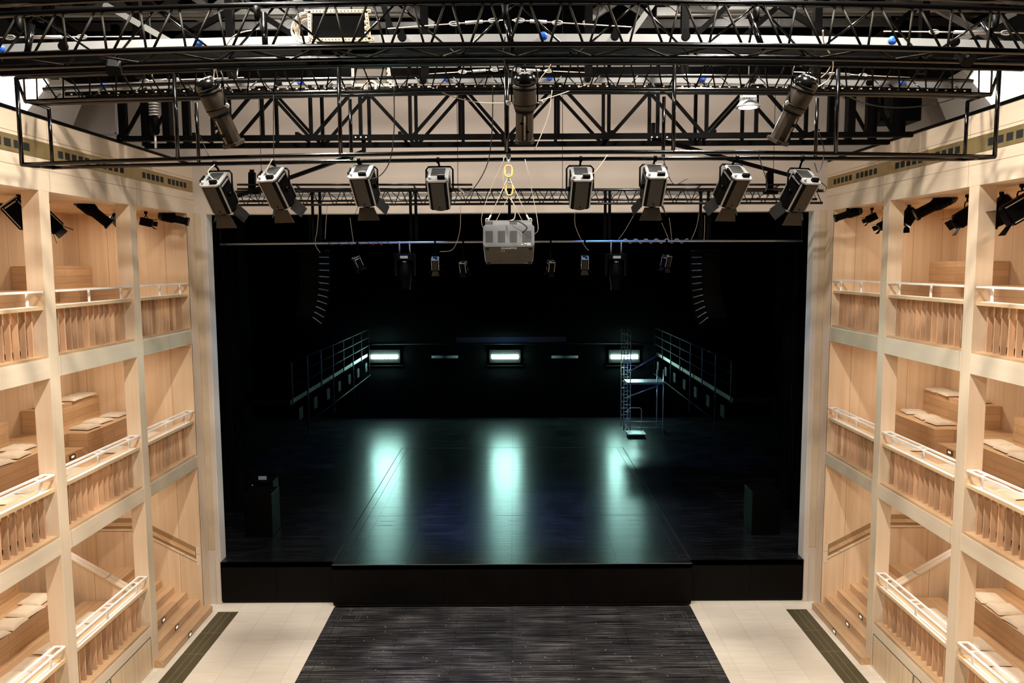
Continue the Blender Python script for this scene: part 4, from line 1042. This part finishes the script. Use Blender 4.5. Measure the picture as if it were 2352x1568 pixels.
# wires hanging in front of the stage
for i, (pts, mat) in enumerate(((((752, 470), (748, 520), (747, 548)), 'wcable'), (((733, 475), (728, 530), (724, 560), (735, 580)), 'wcable'), (((804, 500), (808, 530), (812, 558)), 'wcable'),
        (((1058, 470), (1056, 530), (1040, 572), (1010, 578)), 'wcable'), (((1320, 486), (1322, 520), (1340, 560), (1352, 575)), 'wcable'), (((1455, 495), (1435, 530), (1420, 550)), 'wcable'),
        (((1520, 512), (1528, 530), (1536, 550)), 'wcable'), (((1537, 500), (1541, 530), (1543, 552)), 'wcable'), (((1607, 480), (1600, 520), (1588, 550)), 'wcable'), (((1619, 495), (1618, 530), (1617, 555)), 'wcable'))):
    nm = ('first', 'second', 'third', 'fourth', 'fifth', 'sixth', 'seventh', 'eighth', 'ninth', 'tenth')[i]
    cable([at(x, y, 16.5+2*(j/len(pts))) for j, (x, y) in enumerate(pts)], 'thin pale wire hanging before the black stage, %s from the left' % nm, mat, .0055, 'wires dropping to the stage pipe')

# ------------------------------------------------------------------ rear ladder truss in front of the opening
t = thing('ladder_truss', 'thin black ladder truss just above the stage opening', 'truss', (0, 16, 9.1))
zt1, _ = bow([(530, 441), (1176, 436), (1890, 438)], 16); zb1, _ = bow([(530, 471), (1176, 468), (1890, 466)], 16)
x0, x1 = at(530, 440, 16).x, at(1890, 440, 16).x
MB().tube([(x0+(x1-x0)*i/20, 16, zt1(x0+(x1-x0)*i/20)) for i in range(21)], .032, 10).build('top_chord', 'black', t)
MB().tube([(x0+(x1-x0)*i/20, 16, zb1(x0+(x1-x0)*i/20)) for i in range(21)], .026, 10).build('bottom_chord', 'black', t)
MB().tube([(x0+(x1-x0)*i/20, 16.3, zb1(x0+(x1-x0)*i/20)+.10) for i in range(21)], .026, 10).build('rear_chord', 'black', t)
for px in (602, 1052, 1292, 1775):
    x = at(px, 440, 16).x; MB().tube([(x, 16, zt1(x)), (x, 16, 13.6)], .006, 6).build('suspension_wire', 'bcable', t)
m = MB(); warren(m, zt1, 16, zb1, 16, x0, x1, .30, .010, .02); m.build('web', 'black', t)
m = MB(); warren(m, zt1, 16, lambda x: zb1(x)+.10, 16.3, x0, x1, .42, .008, .02); m.build('web', 'black', t)
o = MB().bar((x0, 16.42, 9.21), (x1, 16.42, 9.21), .05, .07).bar((x0+1, 16.3, 9.15), (x0+1, 16.42, 9.2), .04, .04).bar((x1-1, 16.3, 9.15), (x1-1, 16.42, 9.2), .04, .04).build('grey_batten', 'greybeam'); tag(o, 'grey batten glimpsed behind the thin ladder truss', 'batten')
for s, (a, b) in ((-1, (545, 1085)), (1, (1520, 1880))):
    for py in (424, 434):
        p, q = at(a, py, 15.5), at(b, py, 15.5)
        m = MB().tube([p, q], .022, 8)
        for f in (.25, .75): g = p.lerp(q, f); m.bar(g, (g.x, 15.99, zt1(g.x)), .03, .03)
        o = m.build('steel_pipe', 'black'); tag(o, 'short black pipe above the ladder truss, %s side, %s' % (side[s], 'upper' if py == 424 else 'lower'), 'pipe', 'short pipes above the ladder truss')
for px, nm in ((722, 'first'), (739, 'second'), (945, 'third'), (957, 'fourth'), (1170, 'fifth'), (1388, 'sixth'), (1398, 'seventh'), (1605, 'eighth'), (1622, 'ninth')):
    a = at(px, 445, 16.2); b = at(px, 545, 18.4)
    o = MB().tube([(a.x, 16.02, zt1(a.x)), (a.x, 16.02, 8.25)], .03, 8).build('drop_pole', 'rigdark'); tag(o, 'black drop pole below the ladder truss, %s from the left' % nm, 'pole', 'drop poles before the stage')

# ------------------------------------------------------------------ lights on the stage pipe
YP = 18.5
z, _ = bow([(505, 561), (1176, 555), (1843, 553)], YP)
t = thing('stage_lighting_pipe', 'long bright steel lighting pipe hanging across the stage opening', 'pipe', (0, YP, 8.28))
x0, x1 = at(505, 561, YP).x, at(1843, 553, YP).x
MB().tube([(x0+(x1-x0)*i/20, YP, z(x0+(x1-x0)*i/20)) for i in range(21)], .026, 10).build('pipe', 'silver', t)
MB().tube([(x0, YP, z(x0)), (x0, YP, 12)], .02, 8).build('suspension_rod', 'blackm', t); MB().tube([(x1, YP, z(x1)), (x1, YP, 12)], .02, 8).build('suspension_rod', 'blackm', t)
m = MB(); pts = []
for i in range(160):
    x = at(745, 555, YP).x+(at(905, 555, YP).x-at(745, 555, YP).x)*i/159; a = i*.28; pts.append((x, YP+.05*math.cos(a), z(x)+.05*math.sin(a)))
MB().tube(pts, .008, 5).build('wrapped_cable', 'bcable', t)
pts = []
for i in range(160):
    x = at(1430, 555, YP).x+(at(1580, 555, YP).x-at(1430, 555, YP).x)*i/159; a = i*.25; pts.append((x, YP+.05*math.cos(a), z(x)+.05*math.sin(a)))
MB().tube(pts, .009, 5).build('wrapped_cable', 'wcable', t)
for px in (876, 1077-220): 
    a = at(px, 560, YP-.02); MB().ab(a-Vector((.02, .02, .02)), a+Vector((.02, .02, .02))).build('tape_mark', 'red', t)

def moving_head(px, label):
    c = at(px, 612, YP); t = thing('moving_head_light', label, 'stage light', c, 'moving head lights on the stage pipe')
    T = Matrix.Translation(c)
    MB().ab((-.20, -.14, .16), (.20, .14, .30), T).build('base', 'blackm', t, bevel=.02)
    MB().ab((-.09, -.146, .19), (.09, -.139, .25), T).build('display_plate', 'steel', t)
    m = MB()
    for s in (-1, 1): m.ab((s*.20, -.06, -.22), (s*.25, .06, .28), T)
    m.ab((-.25, -.06, .27), (.25, .06, .31), T); m.build('yoke', 'blackm', t, bevel=.015)
    MB().lathe([(.11, .10), (.15, .05), (.15, -.30), (.12, -.42), (.12, -.55)], T, 20).build('head', 'blackm', t)
    MB().lathe([(.05, .095), (.06, .12)], T @ Matrix.Translation((0, -.05, 0)), 12).build('rear_cap', 'silver', t)
    m = MB()
    for s in (-1, 1): m.tube([(c.x+s*.12, YP, c.z+.3), (c.x+s*.12, YP, z(c.x)+.03)], .018, 8)
    m.build('hook_clamp', 'steel', t)
moving_head(930, 'dark moving head light on the stage pipe, left of the projector')
moving_head(1415, 'dark moving head light on the stage pipe, right of the projector')
SG = 'small lanterns on the stage pipe'
for px, py, d, nm, k, mats in ((1000, 606, (.0, .42, -.9), 'left of the projector with a blue-lit flap', .62, ('brown', 'steel')), (1343, 604, (0, .42, -.9), 'right of the projector with a blue-lit flap', .62, ('brown', 'steel')),
        (1065, 614, (.1, .3, -.9), 'half dark, next to the projector on its left', .55, ('blackm', 'steel')), (1265, 612, (-.1, .3, -.9), 'half dark, next to the projector on its right', .55, ('blackm', 'steel')),
        (822, 602, (.35, .2, -.9), 'left one washed in blue light', .55, ('brown', 'steel')), (1530, 600, (-.15, .2, -.95), 'right one washed in blue light', .60, ('brown', 'steel'))):
    c = at(px, py, YP); fresnel(c, d, (c.x, YP, z(c.x)), 'small lantern on the stage pipe, %s' % nm, SG, k=k, mats=mats, yokeup=.35)
for sx, px in ((-1, 778), (1, 1575)):
    a = at(px, 520, 19.2); tgt = at(px+sx*(-45)*-1, 600, 18.3)
lamp('SPOT', 'blue_rig_light', (-2.2, 17.95, 9.6), 170, (.12, .35, 1), (-2.9, 18.5, 7.6), size=.05, angle=1.7)
lamp('SPOT', 'blue_rig_light', (2.2, 17.95, 9.6), 170, (.12, .35, 1), (2.9, 18.5, 7.6), size=.05, angle=1.7)

# line arrays
def line_array(px0, px1, s, label):
    a = at(px0, 577, 18.9); t = thing('line_array_speaker', label, 'loudspeaker', a, 'hanging line array loudspeakers')
    MB().ab((a.x-.33, 18.7, a.z), (a.x+.33, 19.1, a.z+.03)).build('flying_frame', 'blackm', t)
    MB().tube([(a.x-.1, 18.9, a.z), (a.x-.1, 18.9, 12)], .015, 6).tube([(a.x+.1, 18.9, a.z), (a.x+.1, 18.9, 12)], .015, 6).build('suspension_chain', 'blackm', t)
    ang = 0; p = Vector((a.x, 18.9, a.z-.02))
    for i in range(11):
        ang += .028*(i*.35)
        T = Matrix.Translation(p) @ Matrix.Rotation(s*.45, 4, 'Z') @ Matrix.Rotation(-ang, 4, 'X')
        cb = MB(); cb.prism([(-.26, -.20), (.26, -.20), (.30, .22), (-.30, .22)], -.15, -.005, T); q = cb.build('cabinet', 'blackm', t)
        MB().ab((-.30, .222, -.145), (.30, .23, -.01), T).build('grille', 'blackm', q)
        MB().ab((-s*.275-.02, -.16, -.13), (-s*.275+.02, .18, -.115), T).build('rigging_plate', 'steel', q)
        p = T @ Vector((0, 0, -.155))
line_array(722, 0, -1, 'curved black line array loudspeaker hanging at the left of the stage')
line_array(1622, 0, 1, 'curved black line array loudspeaker hanging at the right of the stage')

# ------------------------------------------------------------------ deep stage
for s in (-1, 1):
    # side galleries with rails
    t = thing('stage_side_gallery', 'dark steel side gallery with rails along the %s of the deep stage' % side[s], 'gallery', (s*6.4, 27, 4))
    MB().ab((s*6.3, 22, 3.82), (s*8.2, 33.9, 3.95)).build('deck', 'blackm', t)
    for zz in (4.3, 4.65, 5.0): MB().tube([(s*6.25, 22, zz), (s*6.25, 33.9, zz)], .018, 6).build('rail', 'rigdark', t)
    for k in range(8):
        y = 22+k*1.7; MB().bar((s*6.25, y, 2.6 if k % 2 else 3.8), (s*6.25, y, 5.02), .04, .04).build('post', 'rigdark', t)
        if k < 7: MB().ab((s*6.16, y+.35, 3.3), (s*6.2, y+.75, 3.65)).build('equipment_box', 'rigdark', t)
    MB().tube([(s*6.2, 22, 3.0), (s*6.2, 33.9, 3.0)], .02, 6).build('lower_rail', 'rigdark', t)
    lamp('SPOT', 'blue_gallery_light', (s*3.2, 22.5, 7.2), 900, (.10, .25, 1), (s*6.4, 27, 4), size=.05, angle=1.0)
    # masking legs
    for i, (x, y) in enumerate(((7.3, 21.0),)):
        m = MB(); n = 40; vs = []
        for k in range(n+1):
            xx = x+.0+k*(3.9)/n; yy = y+.08*math.sin(k*1.7); vs += [(s*xx, yy, 1.0), (s*xx, yy, 12.5)]
        m.add(vs, [(2*k, 2*k+2, 2*k+3, 2*k+1) for k in range(n)], True)
        o = m.build('curtain', 'drape'); tag(o, 'black pleated side curtain at the %s of the stage' % side[s], 'curtain', 'black side curtains')
    o = MB().ab((s*6.35-.35, 19.0, 1.0), (s*6.35+.35, 19.7, 2.1)).build('sub_cabinet', 'blackm', None, bevel=.02)
    tag(o, 'black loudspeaker cabinet standing at the %s front of the stage' % side[s], 'loudspeaker')
    # hoist chain loop by the opening
    x = s*6.52
    t = thing('hoist_chain', 'thin double hoist chain hanging inside the %s edge of the opening' % side[s], 'chain', (x, 17.95, 3))
    for xx, zl in ((x, 3.0), (x+s*.06, 3.0)):
        m = MB(); m.tube([(xx+.004*(i % 2), 17.95, 8.9-(8.9-zl)*i/120) for i in range(121)], .005, 5); m.build('chain_strand', 'rigdark', t)
# back wall lights
for px, nm, on in ((883, 'left', 1), (1160, 'middle', 1), (1434, 'right', 1), (1022, 'left', 0), (1297, 'right', 0)):
    y = 34.05; c = at(px, 819 if on else 819, y)
    if on:
        t = thing('fluorescent_lamp', 'lit fluorescent lamp on the back wall of the stage, %s of three' % nm, 'lamp', c, 'lit lamps on the stage back wall')
        MB().ab((c.x-.68, y+.02, c.z-.27), (c.x+.68, y+.14, c.z+.30)).build('back_box', 'steel_dark' if 'steel_dark' in M else 'front', t)
        MB().tube([(c.x-.58, y-.03, c.z), (c.x+.58, y-.03, c.z)], .085, 14).build('tube', 'tube', t)
        MB().ab((c.x-.8, y-.06, c.z-.42), (c.x+.8, y, c.z-.39)).ab((c.x-.8, y-.06, c.z+.5), (c.x+.8, y, c.z+.52)).build('ledge', 'rigdark', t)
    else:
        t = thing('unlit_lamp', 'unlit tube lamp between the lit ones on the stage back wall, %s' % nm, 'lamp', c, 'unlit lamps on the stage back wall')
        MB().tube([(c.x-.58, y-.05, c.z), (c.x+.58, y-.05, c.z)], .06, 12).build('tube', 'tube_off', t)
        MB().ab((c.x-.60, y, c.z-.05), (c.x+.60, y+.13, c.z+.05)).build('housing', 'blackm', t)
o = MB().tube([at(840, 790, 33.7), at(1500, 788, 33.7)], .025, 8).build('back_wall_rail', 'rigdark'); tag(o, 'thin steel rail along the stage back wall above the lamps', 'rail')
a, b = at(1048, 787, 34.0), at(1300, 773, 34.0)
M['bluepanel'] = plain('navy_panel', (.02, .035, .14), .5)
o = MB().ab((a.x, 34.0, a.z), (b.x, 34.1, b.z)).build('navy_panel', 'bluepanel'); tag(o, 'narrow navy panel on the back wall above the middle lamp', 'panel')
# rolling scaffold tower
base = at(1440, 958, 31.0); y = 31.0
t = thing('scaffold_tower', 'aluminium rolling scaffold tower before the right stage lamp', 'scaffold', (base.x, y, 1.0))
z0, z1 = 1.1, at(1440, 757, y).z
for yy in (31.0, 31.8):
    m = MB()
    for dx in (-.13, .13): m.tube([(base.x+dx, yy, z0), (base.x+dx, yy, z1)], .022, 8)
    n = int((z1-z0)/.28)
    for i in range(n): m.tube([(base.x-.13, yy, z0+.2+i*.28), (base.x+.13, yy, z0+.2+i*.28)], .018, 6)
    m.build('ladder_frame', 'scaf', t)
for dx in (1.2, 1.45):
    MB().tube([(base.x+dx, 31.0, z0), (base.x+dx, 31.0, z1-1.6)], .022, 8).build('upright', 'scaf', t)
for za, zb in ((868, 822), (915, 852)):
    p, q = at(1440, 856 if za == 868 else 912, y-.05), at(1512, 815 if za == 868 else 885, y-.05)
    MB().tube([p, q], .026, 8).build('diagonal_brace', 'scaf', t)
p = at(1440, 880, y); MB().ab((p.x, 30.95, p.z-.04), (p.x+1.5, 31.85, p.z+.04)).build('platform', 'greybeam', t)
for zz in (1.45, 1.2): MB().tube([(base.x, y, zz), (base.x+1.5, y, zz)], .018, 6).build('base_bar', 'steel', t)
for dx, yy in ((0, 31.0), (1.5, 31.0), (0, 31.8), (1.5, 31.8)):
    MB().lathe([(.07, -.02), (.08, 0), (.07, .02)], Matrix.Translation((base.x+dx, yy, 1.08)) @ Matrix.Rotation(pi/2, 4, 'Y'), 14).build('castor', 'blackm', t)
# platform trolley behind it
c = at(1462, 957, 30.2); t = thing('platform_trolley', 'small flat trolley with hoop handle at the foot of the scaffold', 'trolley', (c.x, 30.2, 1))
MB().ab((c.x-.35, 30.0, 1.12), (c.x+.35, 30.7, 1.16)).build('deck', 'steel', t)
MB().tube([(c.x-.27, 30.65, 1.15), (c.x-.27, 30.65, 2.0), (c.x-.2, 30.65, 2.08), (c.x+.2, 30.65, 2.08), (c.x+.27, 30.65, 2.0), (c.x+.27, 30.65, 1.15)], .016, 8).build('handle', 'steel', t)
for dx in (-.28, .28):
    for yy in (30.1, 30.6): MB().lathe([(.05, -.015), (.055, 0), (.05, .015)], Matrix.Translation((c.x+dx, yy, 1.056)) @ Matrix.Rotation(pi/2, 4, 'Y'), 12).build('wheel', 'blackm', t)
# prompt desk with lit screen on the left wing
c = at(603, 1088, 20.6); t = thing('prompt_desk', 'black stage desk with a small bluish lit screen in the left wing', 'desk', (c.x, 20.6, 1))
MB().ab((c.x-.3, 20.5, 1.0), (c.x+.3, 21.0, 2.0)).build('cabinet', 'blackm', t, bevel=.01)
q = MB().ab((c.x-.14, 20.62, 2.0), (c.x+.12, 20.64, 2.14)).build('monitor', 'blackm', t)
MB().ab((c.x-.12, 20.612, 2.02), (c.x+.10, 20.62, 2.12)).build('screen', 'screen' if 'screen' in M else 'tube_off', q)
MB().ab((c.x-.26, 20.495, 1.9), (c.x-.245, 20.5, 1.915)).build('status_lamp', 'ledblue', t)

# ------------------------------------------------------------------ black boxes on the wall tops
c = at(2058, 248, 14.6); t = thing('wall_loudspeaker', 'black loudspeaker box on the right wall top behind the bridge', 'loudspeaker', c)
a, b = at(2010, 282, 14.6), at(2106, 214, 14.6)
MB().ab((a.x, 14.4, a.z), (b.x, 15.0, b.z+.1)).build('cabinet', 'blackm', t, bevel=.01)
MB().ab((a.x+.05, 14.39, a.z+.05), (a.x+.22, 14.4, b.z)).build('grille', 'grille', t)
MB().bar((a.x+.3, 14.7, b.z), (a.x+.3, 14.7, 13.6), .06, .06).build('hanger', 'blackm', t)
c = at(355, 280, 13.0); t = thing('chain_hoist', 'silver and black chain hoist hanging at the left end of the bridge', 'hoist', c)
MB().lathe([(.05, -.2), (.075, -.16), (.075, .05), (.05, .09)], Matrix.Translation(c), 16).build('motor', 'blackm', t)
m = MB()
for i in range(5): m.lathe([(.08, .1+.045*i), (.08, .12+.045*i)], Matrix.Translation(c), 16)
m.build('cooling_rings', 'silver', t)
MB().tube([c+Vector((0, 0, .3)), Vector((c.x, c.y, 13.6))], .012, 6).tube([c-Vector((0, 0, .2)), c-Vector((0, 0, .42))], .02, 8).build('chain', 'silver', t)
for px, nm in ((268, 'left'), (2078, 'right')):
    a = at(px, 300, 14.1); o = MB().bar((a.x, 14.25, TOP), (a.x, 14.25, 12), .12, .1).build('steel_post', 'blackm'); tag(o, 'black steel post on the %s wall top beside the bridge end' % nm, 'post')
# white slotted angle near left end
a, b = at(268, 308, 13.9), at(268, 232, 13.9)
o = MB().bar(a, b, .05, .03).bar(a, a+Vector((-.3, 0, 0)), .03, .05).build('slotted_angle', 'trunk'); tag(o, 'light slotted steel angle at the left bridge end', 'angle')
for i, (px, py) in enumerate(((262, 150), (2215, 128))):
    c = at(px, py, 8.42); m = MB(); m.bar(c, (c.x, 8.42, zA3(c.x)), .03, .03); rbox(m, .07, .06, -.05, .1, .02, frame_of(c, (.2, -.6, -.7))); o = m.build('sensor_box', 'blackm'); tag(o, 'small black box clamped under the front truss, %s end' % ('left' if i == 0 else 'right'), 'box')
